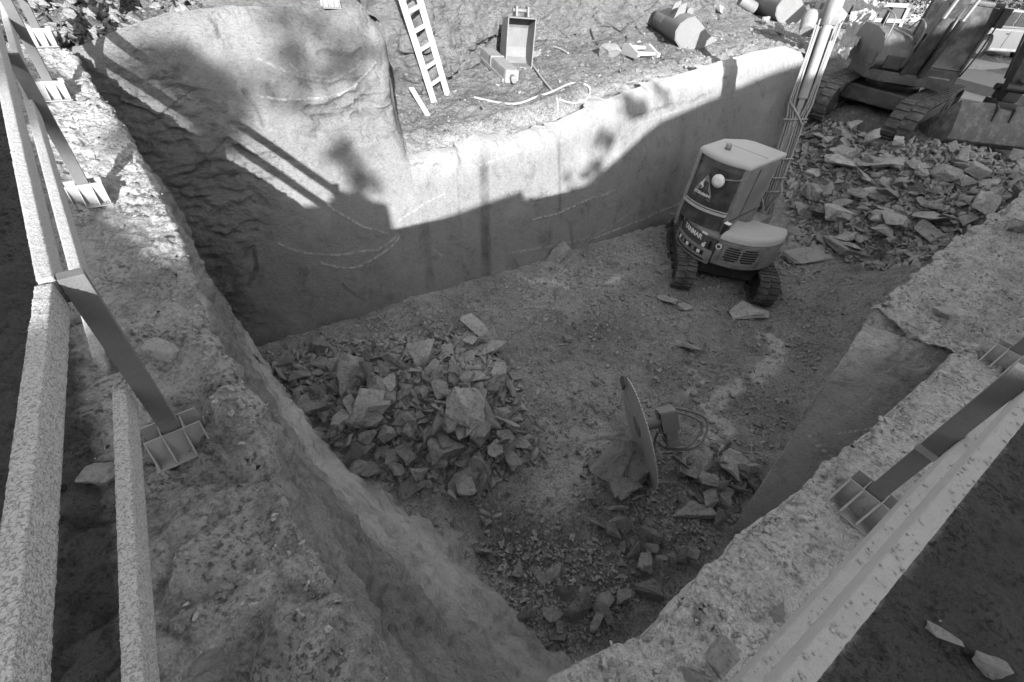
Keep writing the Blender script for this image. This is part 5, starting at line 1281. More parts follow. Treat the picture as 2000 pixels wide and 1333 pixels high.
# cab on the machine's left
X0, X1, Y0, Y1, Z0, Z1 = -0.55, 1.15, 0.22, 1.22, 1.15, 2.85
b = MB()
for x in (X0, X1 - 0.07):
    for y in (Y0, Y1 - 0.07): b.box(x, x + 0.07, y, y + 0.07, Z0, Z1, None, 0.012)
b.box(X0, X1, Y0, Y1, Z1 - 0.03, Z1 + 0.07, None, 0.04); b.box(X0 + .01, X1 - .01, Y0 + .01, Y1 - .01, Z0 - 0.15, Z0 + 0.30, None, 0.02); b.box(0.28, 0.34, Y0 + .005, Y0 + 0.06, Z0, Z1); b.box(X0, X1, Y0 + .004, Y0 + 0.05, Z0 + 0.28, Z0 + 0.36)
cabb = b.build('cab', M_BIGDARK, bigx)
b = MB(); b.box(X0 + 0.07, X1 - 0.07, Y0 + 0.02, Y0 + 0.035, Z0 + 0.3, Z1 - 0.04); b.build('side_window', M_GLASS, cabb)
b = MB(); b.box(X0 + 0.07, X1 - 0.07, Y1 - 0.035, Y1 - 0.02, Z0 + 0.3, Z1 - 0.04); b.build('side_window', M_GLASS, cabb)
b = MB(); b.box(X1 - 0.04, X1 - 0.025, Y0 + 0.07, Y1 - 0.07, Z0 + 0.32, Z1 - 0.04); b.build('front_window', M_GLASS, cabb)
b = MB(); b.box(X1 - 0.01, X1 + 0.012, Y0 + 0.2, Y1 - 0.2, Z0 + 0.08, Z0 + 0.12); b.build('trim', M_STEEL, cabb)
b = MB(); b.tube(curve_pts([(X1 + 0.02, Y1, 1.35), (X1 + 0.12, Y1 + 0.02, 1.9), (X1 + 0.1, Y1 + 0.02, 2.6)], 8), 0.02, 8); b.box(X1 + 0.05, X1 + 0.12, Y1 - 0.05, Y1 + 0.17, 2.45, 2.85, None, 0.02); b.build('mirror', M_BLACK, cabb)
b = MB(); b.tube(curve_pts([(X1 + 0.03, Y0 + 0.02, 1.3), (X1 + 0.06, Y0, 1.6), (X1 + 0.05, Y0, 2.5)], 8), 0.016, 8); b.build('grab_rail', M_STEEL, cabb)
# boom, arm and bucket
bk = local(at(1893, 284, 2.93) + np.array([0, 0, 0.44]), (cen[0], cen[1]), UH, BZ)        # bucket position in the machine's frame
boom_pts = [Vector((0.95, -0.08, 1.35)), Vector((1.15, -0.08, 2.6)), Vector((1.7, -0.08, 3.9)), Vector((bk.x - 0.15, bk.y * 0.6, 4.1))]
def plate_beam(b, pts, widths, thick):
    for (a, c), (w0, w1) in zip(zip(pts[:-1], pts[1:]), zip(widths[:-1], widths[1:])):
        d = (c - a); L = d.length; m = frame(a, d, (0.001, 1, 0))
        b.prism([(0, -w0 / 2), (L, -w1 / 2), (L, w1 / 2), (0, w0 / 2)], 'z', -thick / 2, thick / 2, m, 0.02)
b = MB(); plate_beam(b, boom_pts, [0.35, 0.50, 0.45, 0.28], 0.30)
for p, r in zip(boom_pts, (0.17, 0.22, 0.22, 0.14)): b.cyl(p - Vector((0, 0.17, 0)), p + Vector((0, 0.17, 0)), r, 18)
bb = b.build('boom', M_BIGDARK, bigx, 40)
b = MB()
for sy in (-0.26, 0.24):
    a = Vector((1.2, -0.08 + sy, 1.25)); c = Vector((1.75, -0.08 + sy, 3.3)); b.cyl(a, a.lerp(c, 0.62), 0.085, 18); 
b.build('boom_cylinder', M_DARKSTEEL, bb, 50)
b = MB()
for sy in (-0.26, 0.24):
    a = Vector((1.2, -0.08 + sy, 1.25)); c = Vector((1.75, -0.08 + sy, 3.3)); b.cyl(a.lerp(c, 0.6), c, 0.045, 14)
b.build('piston_rod', M_GALV, bb, 50)
tip = Vector((bk.x - 0.02, bk.y, bk.z + 0.78)); piv = boom_pts[-1]
b = MB(); plate_beam(b, [piv + Vector((-0.35, 0, 0.35)), piv, piv.lerp(tip, 0.5), tip], [0.2, 0.42, 0.34, 0.2], 0.26)
arm = b.build('arm', M_BIGDARK, bigx, 40)
off = Vector((0.26, 0, 0))
b = MB(); b.cyl(piv + off + Vector((0, 0, -0.3)), piv.lerp(tip, 0.62) + off, 0.075, 16); arm_c = b.build('bucket_cylinder', M_DARKSTEEL, arm, 50)
b = MB(); b.cyl(piv.lerp(tip, 0.6) + off, tip + off + Vector((0, 0, 0.22)), 0.04, 14); b.build('piston_rod', M_GALV, arm_c, 50)
b = MB()
for s in (-1, 1): b.tube(curve_pts([piv + Vector((0.1, s * 0.12, 0.1)), piv.lerp(tip, 0.3) + Vector((-0.28, s * 0.13, 0)), piv.lerp(tip, 0.62) + Vector((-0.22, s * 0.12, 0)), tip + Vector((-0.25, s * 0.1, 0.15))], 14), 0.022, 7)
b.build('hose', M_DARKHOSE, arm)
b = MB(); b.box(-0.2, 0.22, -0.16, 0.16, -0.22, 0.03, Matrix.Translation(tip), 0.04); b.cyl(tip + Vector((-0.12, -0.24, 0)), tip + Vector((-0.12, 0.24, 0)), 0.07, 16); b.cyl(tip + Vector((0.2, -0.28, 0.05)), tip + Vector((0.2, 0.30, 0.05)), 0.085, 16); b.tube([tip + Vector((0.18, 0, 0.2)), tip + Vector((0.1, 0, 0))], 0.07, 10)
b.box(-0.24, 0.24, -0.22, 0.22, -0.36, -0.22, Matrix.Translation(tip), 0.04); b.build('quick_coupler', M_BLACK, bigx, 40)
mbk = Matrix.Translation((bk.x, bk.y, bk.z - 0.42)) @ Matrix.Rotation(R(8), 4, 'Z')
b = MB(); pf = [(-0.66, 0.10), (-0.3, 0.02), (0.08, 0.0), (0.33, 0.05), (0.44, 0.18), (0.43, 0.34), (0.34, 0.56), (0.24, 0.78), (0.16, 0.92)]
bucket_shell(b, pf, 2.0, 0.03, mbk); bu = b.build('bucket', M_SCOOP, bigx, 40)
b = MB(); b.box(-0.70, -0.55, -1.03, 1.03, 0.085, 0.125, mbk, 0.008); b.build('cutting_edge', M_GALV, bu)
for s in (-0.2, 0.2):
    b = MB(); b.prism([(-0.1, 0.78), (0.35, 0.6), (0.3, 0.85), (0.0, 1.02)], 'y', s - 0.025, s + 0.025, mbk); b.build('ear', M_DARKSTEEL, bu)

for k in range(5):
    q = MB(); q.tube([p + Vector((-0.05 - 0.02 * k, -0.13 + 0.065 * k, 0.30 + 0.02 * math.sin(k * 2 + i))) for i, p in enumerate(curve_pts([tuple(v) for v in boom_pts], 14)) for p in [Vector(p)]], 0.02, 6); q.build('hose', M_DARKHOSE, bb)
b = MB(); b.box(0.95, 1.05, -0.30, -0.12, 2.0, 2.14, None, 0.02); b.build('work_lamp', M_BLACK, bb)
b = MB()
for z in (1.55, 1.9, 2.25): b.box(X0 + 0.1, X1 - 0.1, Y0 + 0.012, Y0 + 0.018, z, z + 0.012)
b.build('window_bar', M_BLACK, cabb)
fit = Matrix.Translation((0.0, -0.16, 0.10)) @ Matrix.Diagonal((0.86, 0.80, 0.90, 1))
for o in list(COL.objects):
    if o.parent is bigx and o.name.split('.')[0] in ('body', 'counterweight', 'engine_cover', 'cab', 'boom'): o.matrix_local = fit
# ------------------------------------------------------------------ the saw attachment lying in the loose rock
Bp = at_floor(1268, 940) + np.array([0, 0, -0.03]); Tp = at(1228, 742, 3.95)
sa = Tp - Bp; Lsaw = np.linalg.norm(sa); sa = sa / Lsaw; sc_ = (Tp + Bp) / 2
v_ = (sc_ - CAM) / np.linalg.norm(sc_ - CAM); vp = v_ - (v_ @ sa) * sa; vp /= np.linalg.norm(vp); sd = np.cross(sa, v_); sd /= np.linalg.norm(sd)
if sd[0] > 0: sd = -sd
sn = -0.17 * vp + 0.985 * sd                       # the blade's face looks left and a little towards the viewer
ms = Matrix.Identity(4); ay = np.cross(sn, sa); ay /= np.linalg.norm(ay)
for i in range(3): ms[i][0], ms[i][1], ms[i][2] = sa[i], ay[i], sn[i]
saw = empty('rock_saw', tuple(sc_), 0, 'round toothed rock saw with its hydraulic motor, leaning among the loose rocks', 'rock saw')
rad = Lsaw / 2
def toothed(r, n, d):
    o = []
    for k in range(n):
        a0 = 2 * math.pi * k / n; s = 2 * math.pi / n
        o += [((r - d) * math.cos(a0), (r - d) * math.sin(a0)), ((r - d) * math.cos(a0 + s * .15), (r - d) * math.sin(a0 + s * .15)), (r * math.cos(a0 + s * .25), r * math.sin(a0 + s * .25)), (r * math.cos(a0 + s * .9), r * math.sin(a0 + s * .9))]
    return o
M_BLADE = paint('blade_steel', 0.38, 0.2, 0.5, 0.15, 0.45, 0.3)
b = MB(); b.prism(toothed(rad, 84, 0.022), 'z', -0.006, 0.006, ms); bl_ = b.build('blade', M_BLADE, saw)
b = MB(); b.prism(sector(8, 44, rad - 0.10, rad + 0.03, 16), 'z', -0.05, 0.035, ms, 0.006); b.build('blade_guard', M_CONC, saw)
b = MB(); b.prism(sector(-6, 150, rad - 0.02, rad + 0.03, 40), 'z', 0.03, 0.045, ms); b.prism(sector(-6, 150, rad + 0.01, rad + 0.03, 40), 'z', -0.03, 0.045, ms) if False else None
b.bm.free()
hub = 0.12
b = MB(); b.cyl(ms @ Vector((0.08, 0, 0.02)), ms @ Vector((0.08, 0, -0.10)), 0.13, 24); b.cyl(ms @ Vector((0.08, 0, -0.10)), ms @ Vector((0.08, 0, -0.34)), 0.075, 18); b.cyl(ms @ Vector((0.08, 0, -0.34)), ms @ Vector((0.08, 0, -0.42)), 0.10, 18); b.build('hydraulic_motor', M_STEEL, saw, 50)
mf = ms @ Matrix.Translation((0.10, -0.02, -0.36)) @ Matrix.Diagonal((0.62, 0.62, 0.62, 1))
b = MB()
for s in (-1, 1):
    b.box(-0.20, 0.20, s * 0.17 - 0.015, s * 0.17 + 0.015, -0.17, 0.15, mf); b.box(s * 0.20 - 0.015, s * 0.20 + 0.015, -0.155, 0.155, -0.17, 0.15, mf)
b.box(-0.185, 0.185, -0.155, 0.155, -0.03, 0.0, mf); b.box(-0.26, 0.26, -0.06, 0.06, 0.15, 0.19, mf, 0.01)
for s in (-1, 1): b.box(-0.42, -0.20, s * 0.14 - 0.02, s * 0.14 + 0.02, -0.12, 0.10, mf, 0.01)
b.box(-0.52, -0.40, -0.20, 0.20, -0.14, 0.12, mf, 0.02); b.build('mounting_frame', M_STEEL, saw)
for pts in ([(0.02, 0.08, -0.25), (0.1, 0.28, -0.5), (-0.2, 0.36, -0.95), (-0.45, 0.2, -0.75), (-0.36, 0.08, -0.35), (-0.2, 0.05, -0.2)],
            [(0.12, 0.04, -0.22), (0.05, 0.22, -0.55), (-0.2, 0.24, -0.85), (-0.4, 0.14, -0.6), (-0.3, 0.05, -0.3)],
            [(-0.1, 0.1, -0.25), (-0.3, 0.2, -0.2), (-0.6, 0.1, -0.15), (-0.75, 0.05, -0.2)]):
    b = MB(); b.tube([ms @ Vector(p) for p in curve_pts(pts, 26)], 0.016, 8); b.build('hose', M_STEEL, saw)

# ------------------------------------------------------------------ things on the upper shelf
def on_shelf(px, py): return on_grid(px, py, SHELF)
def thing_mesh(mb, name, mat, label, cat, group=None, ang=None): return tag(mb.build(name, mat, None, ang), label, cat, group)
# ladder
f1, f2 = on_shelf(842, 176), on_shelf(874, 166); d0 = math.hypot(*((f1 + f2)[:2] / 2))
t1 = atdist(786, 0, d0 + 1.05); ax = (f2 - f1); ax[2] = 0; wl = 0.50; ax = ax / np.linalg.norm(ax)
foot = (f1 + f2) / 2; foot = foot + np.array([0, 0, 0.02]); _q = on_shelf(809, 2); topc = atdist(809, 0, math.hypot(_q[0], _q[1]) - 0.45); ldir = (topc - foot); LL = np.linalg.norm(ldir) * 1.45; ldir /= np.linalg.norm(ldir)
_tc = -foot.copy(); _tc[2] = 0; _tc /= np.linalg.norm(_tc)
for _k in range(6):                                   # stand the ladder clear of the bulges of the rock
    _y = np.cross(ldir, ax); _y /= np.linalg.norm(_y); _y = _y if _y @ _tc > 0 else -_y; _a = np.cross(_y, ldir)
    _V = SHELF.reshape(-1, 3) - foot; _t = _V @ ldir; _s = np.abs(_V @ _a); _m = (_t > 0.12) & (_t < LL * 0.62) & (_s < 0.27)
    if not _m.any(): break
    _h = (_V @ _y)[_m]; _i = int(np.argmax(_h)); _ex = _h[_i] + 0.07
    if _ex <= 0.005: break
    _f = float(np.clip(_t[_m][_i] / (LL * 0.62), 0, 1))
    foot = foot + _tc * _ex * (1 - _f) * 0.9; topc = topc + _tc * _ex * (0.3 + _f) ; ldir = topc - foot; ldir /= np.linalg.norm(ldir)
print('ladder', foot, topc)
lad = empty('ladder', tuple(foot), 0, 'pale wooden ladder leaning on the natural rock above the shelf', 'ladder')
ml = Matrix.Identity(4)
yl = np.cross(ldir, ax); yl /= np.linalg.norm(yl); ax2 = np.cross(yl, ldir)
for i in range(3): ml[i][0], ml[i][1], ml[i][2] = ldir[i], ax2[i], yl[i]
for s in (-1, 1):
    b = MB(); b.box(-0.16, LL, s * wl / 2 - 0.024, s * wl / 2 + 0.024, -0.055, 0.055, ml, 0.003); b.build('stile', M_ALU, lad)
k = 0
for t in np.arange(0.22, LL, 0.30):
    b = MB(); b.box(t - 0.032, t + 0.032, -wl / 2 + 0.017, wl / 2 - 0.017, 0.0, 0.045, ml, 0.003); b.build('rung', M_ALU, lad)
# upright digging bucket
p = on_shelf(1012, 135); to = -p.copy(); to[2] = 0
yaw = math.atan2(to[1], to[0]) + 0.30
mbk = Matrix.Translation(p) @ Matrix.Rotation(yaw, 4, 'Z')
S_ = 1.0
pf = [(0.06, 0.03), (-0.32, 0.03), (-0.46, 0.14), (-0.52, 0.34), (-0.50, 0.72), (-0.40, 0.90), (-0.05, 0.98), (0.02, 0.98)]
bk1 = empty('loose_bucket', (0, 0, 0), 0, 'narrow pale digging bucket standing upright with its mouth to the pit', 'bucket', 'loose buckets on the shelf')
b = MB(); P_ = np.array(pf); bucket_shell(b, [(x, z) for x, z in pf][::-1], 0.62, 0.02, mbk, False)
for s in (-1, 1): b.prism([(0.05, 0.03), (-0.32, 0.03), (-0.46, 0.14), (-0.52, 0.34), (-0.50, 0.72), (-0.40, 0.90), (-0.02, 0.98), (0.0, 0.6)], 'y', s * 0.31 - 0.012, s * 0.31 + 0.012, mbk)
b.build('shell', M_BUCKET, bk1)
for y in (-0.25, -0.02, 0.21):
    b = MB(); b.prism([(0.0, 0.0), (0.26, 0.015), (0.0, 0.06)], 'y', y - 0.035, y + 0.035, mbk); b.build('tooth', M_BUCKET, bk1)
for y in (-0.13, 0.13):
    b = MB(); b.prism([(-0.30, 0.95), (-0.02, 0.99), (-0.08, 1.16), (-0.22, 1.16)], 'y', y - 0.02, y + 0.02, mbk); b.build('ear', M_BUCKET, bk1)
b = MB(); b.cyl(mbk @ Vector((-0.15, -0.2, 1.08)), mbk @ Vector((-0.15, 0.2, 1.08)), 0.035, 14); b.build('pin', M_BUCKET, bk1)
# ribbed buckets lying on their backs
def lying_bucket(pa, pb, plate_px, size, label):
    a, c = on_shelf(*pa), on_shelf(*pb); ax_ = c - a; W = np.linalg.norm(ax_); ax_[2] = 0; ax_ /= np.linalg.norm(ax_)
    perp = np.array([ax_[1], -ax_[0], 0]); 
    if perp @ np.array([1, 0, 0]) < 0: perp = -perp
    m = Matrix.Identity(4)
    for i in range(3): m[i][0], m[i][1], m[i][2], m[i][3] = perp[i], ax_[i], (0, 0, 1)[i], a[i]
    r = empty('loose_bucket', (0, 0, 0), 0, label, 'bucket', 'loose buckets on the shelf')
    out = [(s[0] * size, s[1] * size) for s in [(0.95, 0.30), (0.55, 0.06), (0.2, 0.0), (-0.05, 0.05), (-0.22, 0.2), (-0.27, 0.38), (-0.2, 0.55), (-0.05, 0.68), (0.15, 0.74)]]
    b = MB(); bucket_shell(b, out, W, 0.025, m @ Matrix.Translation((0, W / 2, 0)), False); sh = b.build('shell', M_BUCKET, r, 40)
    cl_ = out + [(0.40 * size, 0.60 * size), (0.62 * size, 0.42 * size)]
    for y in (0.0, W):
        b = MB(); b.prism(cl_, 'y', y - 0.014, y + 0.014, m); b.build('side_plate', M_BUCKET, r)
    b = MB()
    for k in range(5):
        y = W * (0.62 + 0.07 * k); o2 = [(x - 0.018 * (1 if x < .1 else 0), z) for x, z in out[2:8]]; b.tube([m @ Vector((x, y, z)) for x, z in o2], 0.018, 6)
    b.build('rib', M_BUCKET, sh)
    b = MB(); b.cyl(m @ Vector((0.18 * size, W * 0.25, 0.8 * size)), m @ Vector((0.18 * size, W * 0.8, 0.8 * size)), 0.09 * size, 16); b.build('pin_tube', M_BUCKET, r, 50)
    for y in (0.3, 0.5):
        b = MB(); b.prism([(-0.22 * size, 0.5 * size), (0.1 * size, 0.7 * size), (0.05 * size, 0.98 * size), (-0.12 * size, 0.9 * size)], 'y', y * W - 0.02, y * W + 0.02, m); b.build('ear', M_BUCKET, r)
    return r
lying_bucket((1330, 95), (1286, 58), None, 0.95, 'ribbed bucket lying on its back in the middle of the shelf')
lying_bucket((1522, 46), (1462, 8), None, 1.25, 'largest loose bucket, at the far end of the shelf')
a, c = on_shelf(1470, 30), on_shelf(1442, 12); b = MB(); b.tube([a + [0, 0, 0.2], a + (c - a) * 0.06 + [0, 0, 0.2], c + [0, 0, 0.2]], [0.17, 0.2, 0.2], 18); thing_mesh(b, 'steel_pipe', M_BUCKET, 'short thick steel pipe lying beside the largest loose bucket', 'pipe', None, 50)
# dust covered breaker
a, c = on_shelf(950, 118), on_shelf(1000, 164); m = frame((a + c) / 2, c - a)
L = np.linalg.norm(c - a); br_ = empty('hydraulic_breaker', (0, 0, 0), 0, 'crusted hydraulic breaker lying beside the upright bucket', 'breaker')
b = MB(); b.box(-L / 2, L / 2 - 0.05, -0.16, 0.16, 0.0, 0.26, m, 0.05); b.build('body', M_CONC, br_); b = MB(); b.box(-L * 0.12, -L * 0.06, -0.175, 0.175, 0.0, 0.275, m, 0.03); b.build('collar', M_CONC, br_)
b = MB(); b.cyl(m @ Vector((L / 2 - 0.06, 0, 0.12)), m @ Vector((L / 2 + 0.1, 0, 0.10)), 0.06, 14); b.box(-L / 2 + 0.05, L / 2 - 0.1, -0.2, -0.15, 0.0, 0.08, m, 0.02); b.build('chisel', M_STEEL, br_)
# coupler frame with two plates
p = on_shelf(1250, 112); ax_ = on_shelf(1268, 122) - on_shelf(1232, 108); m = frame(p, ax_)
cp = empty('coupler_frame', (0, 0, 0), 0, 'small white steel frame of two plates and posts on the shelf', 'coupler')
for y in (-0.30, 0.30):
    b = MB(); b.prism([(-0.34, 0.0), (0.26, 0.0), (0.34, 0.06), (0.34, 0.14), (0.22, 0.16), (-0.1, 0.26), (-0.32, 0.24), (-0.36, 0.12)], 'y', y - 0.035, y + 0.035, m, 0.01); b.build('plate', M_TARP, cp)
for x, z in ((-0.22, 0.16), (0.2, 0.1)):
    b = MB(); b.cyl(m @ Vector((x, -0.28, z)), m @ Vector((x, 0.28, z)), 0.05, 14); b.build('post', M_TARP, cp)
b = MB(); b.box(-0.12, 0.08, -0.12, 0.12, 0.0, 0.12, m, 0.01); b.build('block', M_BUCKET, cp)
o = put_rock(BIGS[5], on_shelf(1190, 110), 0.62, 0.1, 'pale worn block of stone on the shelf left of the white frame', 'stones on the ledges', 0.6, False, sink=0.5); o.material_slots[0].link = 'OBJECT'; o.material_slots[0].material = M_CONC
for px, py, s, lb in ((1518, 70, 0.6, 'pointed pale stone near the far end of the shelf'), (1490, 48, 0.45, 'square pale stone in front of the largest loose bucket'), (1402, 25, 0.5, 'split pale stone beside the thick steel pipe'), (1045, 112, 0.28, 'pale stone right of the upright bucket'), (857, 172, 0.22, 'white stone between the feet of the ladder')):
    o = put_rock(BLOCKS[int(px) % 12], on_shelf(px, py), s, 0.3, lb, 'stones on the ledges', 0.4, False); o.material_slots[0].link = 'OBJECT'; o.material_slots[0].material = M_STONE_PALE
# plank leaning in the shade of the block
a, c = on_shelf(836, 228) + [0, 0, 0.02], on_shelf(815, 195); c = atdist(803, 172, math.hypot(*c[:2]) * 0.995); m = frame(a, c - a)
b = MB(); b.box(0, np.linalg.norm(c - a), -0.05, 0.05, -0.014, 0.014, m, 0.003); b.cyl(m @ Vector((0.45, 0, 0.015)), m @ Vector((0.45, 0, 0.02)), 0.018, 10); thing_mesh(b, 'plank', M_PLANK, 'short pale plank leaning by the shaded side of the raised block', 'plank')
# hoses and cables
def cable(pts, r, mat, label, name='hose'):
    P = curve_pts([on_shelf(*p) + [0, 0, r * 0.8] for p in pts], 8 * len(pts)); b = MB(); b.tube(P, r, 7); return thing_mesh(b, name, mat, label, 'hose' if name == 'hose' else 'cable', None, 60)
cable([(1031, 92), (1060, 90), (1088, 95), (1110, 105)], 0.022, M_PALEHOSE, 'short pale hose curving away right of the upright bucket')
cable([(1038, 126), (1060, 157), (1077, 179), (1088, 196), (1088, 218)], 0.022, M_PALEHOSE, 'straight pale hose running from the upright bucket to the rim')
cable([(926, 192), (976, 204), (1012, 204), (1046, 193), (1077, 182), (1116, 165), (1144, 168), (1152, 182), (1141, 199), (1116, 203), (1091, 196)], 0.022, M_PALEHOSE, 'pale hose ending in a loose loop at the edge of the shelf')
cable([(1140, 85), (1182, 77), (1210, 67), (1227, 50), (1249, 28), (1272, 17), (1288, 0)], 0.022, M_DARKHOSE, 'long dark cable climbing over the shelf past the white frame', 'cable')
cable([(1161, 32), (1190, 49), (1213, 62), (1224, 76), (1222, 86)], 0.020, M_DARKHOSE, 'dark cable crossing the long one above the worn stone block', 'cable')
cable([(1153, 57), (1161, 81), (1169, 91)], 0.02, M_DARKHOSE, 'short dark cable end near the worn stone block', 'cable')
cable([(1282, 60), (1263, 45), (1246, 43), (1242, 53), (1252, 70)], 0.02, M_DARKHOSE, 'dark cable bending round beside the ribbed bucket', 'cable')
# upper fence on top of the raised block
def on_top(px, py): return on_grid(px, py, BLOCKTOP)
fence_u = empty('guard_fence', (0, 0, 0), 0, 'sunlit fence post shoe and post on top of the raised block', 'fence')
pu = on_top(645, 14); wr3 = np.append(WR, 0)
for k in (0, 2.6): make_post(fence_u, pu + wr3 * -k + [0, 0, 0.0 + 0.02 * k], wr3, 1.03, np.append(WN, 0), shoe_turn=0)
for zc in (0.965, 0.6): beam(MB(), pu + np.append(WN, 0) * 0.066 + wr3 * 0.3 + [0, 0, zc], pu + np.append(WN, 0) * 0.066 - wr3 * 4.5 + [0, 0, zc + 0.05], 0.048, 0.115).build('rail', M_RAIL2, fence_u)

# ------------------------------------------------------------------ the bright clutter beyond the end of the wall
def shelf_far(px, py, h=1.95): return at(px, py, h)
# crumpled pale sheet draped down the slope
c00, c01, c10, c11 = atdist(1652, 118, 15.8), atdist(1632, 104, 16.4), atdist(1735, 6, 19.0), atdist(1676, 4, 19.6)
n_ = 60; G = np.array([[c00 * (1 - u) * (1 - v) + c01 * (1 - u) * v + c10 * u * (1 - v) + c11 * u * v for v in np.linspace(0, 1, n_)] for u in np.linspace(0, 1, 90)])
N = gridnormals(G); G = jitter(G, N, [(0.9, 0.25, 'f'), (0.35, 0.16, 'r'), (0.15, 0.05, 'r')]); me = gridmesh('tarpaulin', G.reshape(-1, 3), 90, n_); tag(link('tarpaulin', me, M_TARP), 'crumpled pale tarpaulin hanging beyond the end of the sawn wall', 'tarpaulin')
a, c = atdist(1622, 66, 16.9), atdist(1662, -8, 18.2); b = MB(); beam(b, a, c, 0.30, 0.06); thing_mesh(b, 'board', M_TARP, 'wide pale board leaning left of the tarpaulin', 'board')
for k, (pa, pb, d0_, d1_, lb) in enumerate((((1596, 24), (1606, -6), 22.5, 23.5, 'dark board standing at the left behind the shelf end'), ((1606, 24), (1618, -6), 22.7, 23.5, 'second dark board beside the first behind the shelf end'), ((1612, 22), (1622, 2), 22.2, 22.8, 'narrow white board in front of the dark boards'))):
    b = MB(); beam(b, atdist(*pa, d0_), atdist(*pb, d1_), 0.26 if k < 2 else 0.10, 0.05); thing_mesh(b, 'board', M_DARKSTEEL if k < 2 else M_WHITE, lb, 'board', 'boards behind the shelf end')
b = MB(); p0, p1 = atdist(1575, 62, 17.6), atdist(1583, 28, 18.1); b.tube(curve_pts([p0, p0 * .6 + p1 * .4, p1 * 0.9 + p0 * 0.1, p1], 9), [0.17, 0.2, 0.2, 0.21, 0.21, 0.20, 0.19, 0.15, 0.07], 16); thing_mesh(b, 'gas_cylinder', M_CONC, 'pale cylinder with rounded top standing at the end of the shelf', 'cylinder', None, 60)
b = MB(); p0, p1 = atdist(1604, 76, 17.2), atdist(1608, 46, 17.7); b.tube(curve_pts([p0, p0 * .7 + p1 * .3, p0 * .3 + p1 * .7, p1], 9), [0.14, 0.2, 0.22, 0.21, 0.17, 0.13, 0.10, 0.08, 0.05], 16); thing_mesh(b, 'sack', M_TARP, 'full pale sack next to the rounded cylinder', 'sack', None, 60)
b = MB(); beam(b, atdist(1580, 27, 18.4), atdist(1626, 32, 18.6), 0.18, 0.22); thing_mesh(b, 'timber', M_CONC, 'pale timber lying across behind the sack', 'timber')
b = MB(); cpt = at(1578, 72, 1.93); b.tube([cpt + np.array([0.26 * math.cos(t), 0.26 * math.sin(t), 0.03]) for t in np.linspace(0, 6.3, 24)], 0.02, 7); thing_mesh(b, 'cable', M_DARKHOSE, 'small dark coil of cable lying below the rounded cylinder', 'cable')
# dark glazed frame behind the large excavator
q = [atdist(1675, 78, 20.5), atdist(1746, 82, 20.8), atdist(1768, 12, 21.2), atdist(1697, 10, 20.9)]
fr_ = empty('window_frame', (0, 0, 0), 0, 'dark panelled frame standing behind the large excavator', 'frame')
xv = q[1] - q[0]; m = frame(q[0], xv); Wf, Hf = np.linalg.norm(xv), np.linalg.norm(q[3] - q[0]) 
b = MB()
for x0, x1, z0, z1 in ((0, Wf, 0, 0.08), (0, Wf, Hf - 0.1, Hf), (0, Wf, Hf * 0.5, Hf * 0.5 + 0.1), (0, 0.09, 0, Hf), (Wf - 0.09, Wf, 0, Hf)): b.box(x0, x1, -0.06, 0.06, z0, z1, m)
b.build('frame', M_STEEL, fr_); b = MB(); b.box(0.05, Wf - 0.05, 0.0, 0.02, 0.05, Hf - 0.05, m); b.build('panel', M_BLACK, fr_)
# shrubs behind
def shrub(c, rx, ry, rz, n, seed, label, name='shrub', trunk=0.0):
    rg = np.random.RandomState(seed); V, Fc = [], []
    for k in range(n):
        d = rg.normal(size=3); d /= np.linalg.norm(d); r = rg.rand() ** 0.35; p = c + d * np.array([rx, ry, rz]) * r * (0.75 + 0.35 * math.sin(5 * d[0] + seed) * math.cos(4 * d[2]))
        s = 0.05 + 0.07 * rg.rand(); u = rg.normal(size=3); u /= np.linalg.norm(u); w = np.cross(u, rg.normal(size=3)); w /= np.linalg.norm(w); i = len(V)
        V += [p - u * s, p + w * s * .45, p + u * s, p - w * s * .45]; Fc.append((i, i + 1, i + 2, i + 3))
    root = empty(name, tuple(c - np.array([0, 0, rz])), 0, label, 'tree' if trunk else 'shrub')
    o = link('crown' if trunk else 'foliage', rawmesh('leaves', np.array(V) - (c - np.array([0, 0, rz])), Fc, False), M_LEAF, root)
    b = MB()
    for k in range(7):
        a = rg.rand() * 6.28; e = np.array([rx * .6 * math.cos(a), ry * .6 * math.sin(a), rz * (1.0 + 0.6 * rg.rand())]); b.tube(curve_pts([(0, 0, -trunk), (e[0] * .15, e[1] * .15, rz * .35), e], 7), [0.03 + .03 * trunk, 0.026 + .02 * trunk, 0.02, 0.018, .014, .01, .006], 6)
    b.build('trunk', M_BLACK, root); return root
M_LEAF = paint('shrub_leaf', 0.10, 0.35, 0.6, 0.0, 0.3, 0.16)
shrub(atdist(1735, 5, 25.0) + [0, 0, 0.3], 1.5, 1.2, 1.0, 2600, 3, 'sunlit shrub behind the dark panelled frame')
shrub(atdist(1800, -20, 27.0) + [0, 0, 0.3], 1.6, 1.2, 1.2, 2600, 4, 'shrub half hidden by the boom of the large excavator')
shrub(atdist(1960, 5, 30.0) + [0, 0, 0.2], 1.4, 1.0, 0.9, 2000, 5, 'shrub behind the parked silver car')
# paving between the rubble and the parked car
def slabs(name, pxs, hs, label):
    b = MB()
    for (pp, h) in zip(pxs, hs):
        c = [at(x, y, h) for x, y in pp]; b.quad([tuple(q) for q in c])
        lo = [tuple(q - np.array([0, 0, 0.08])) for q in c]; hi = [tuple(q) for q in c]
        for i in range(4): b.quad([hi[i], lo[i], lo[(i + 1) % 4], hi[(i + 1) % 4]])
    return b
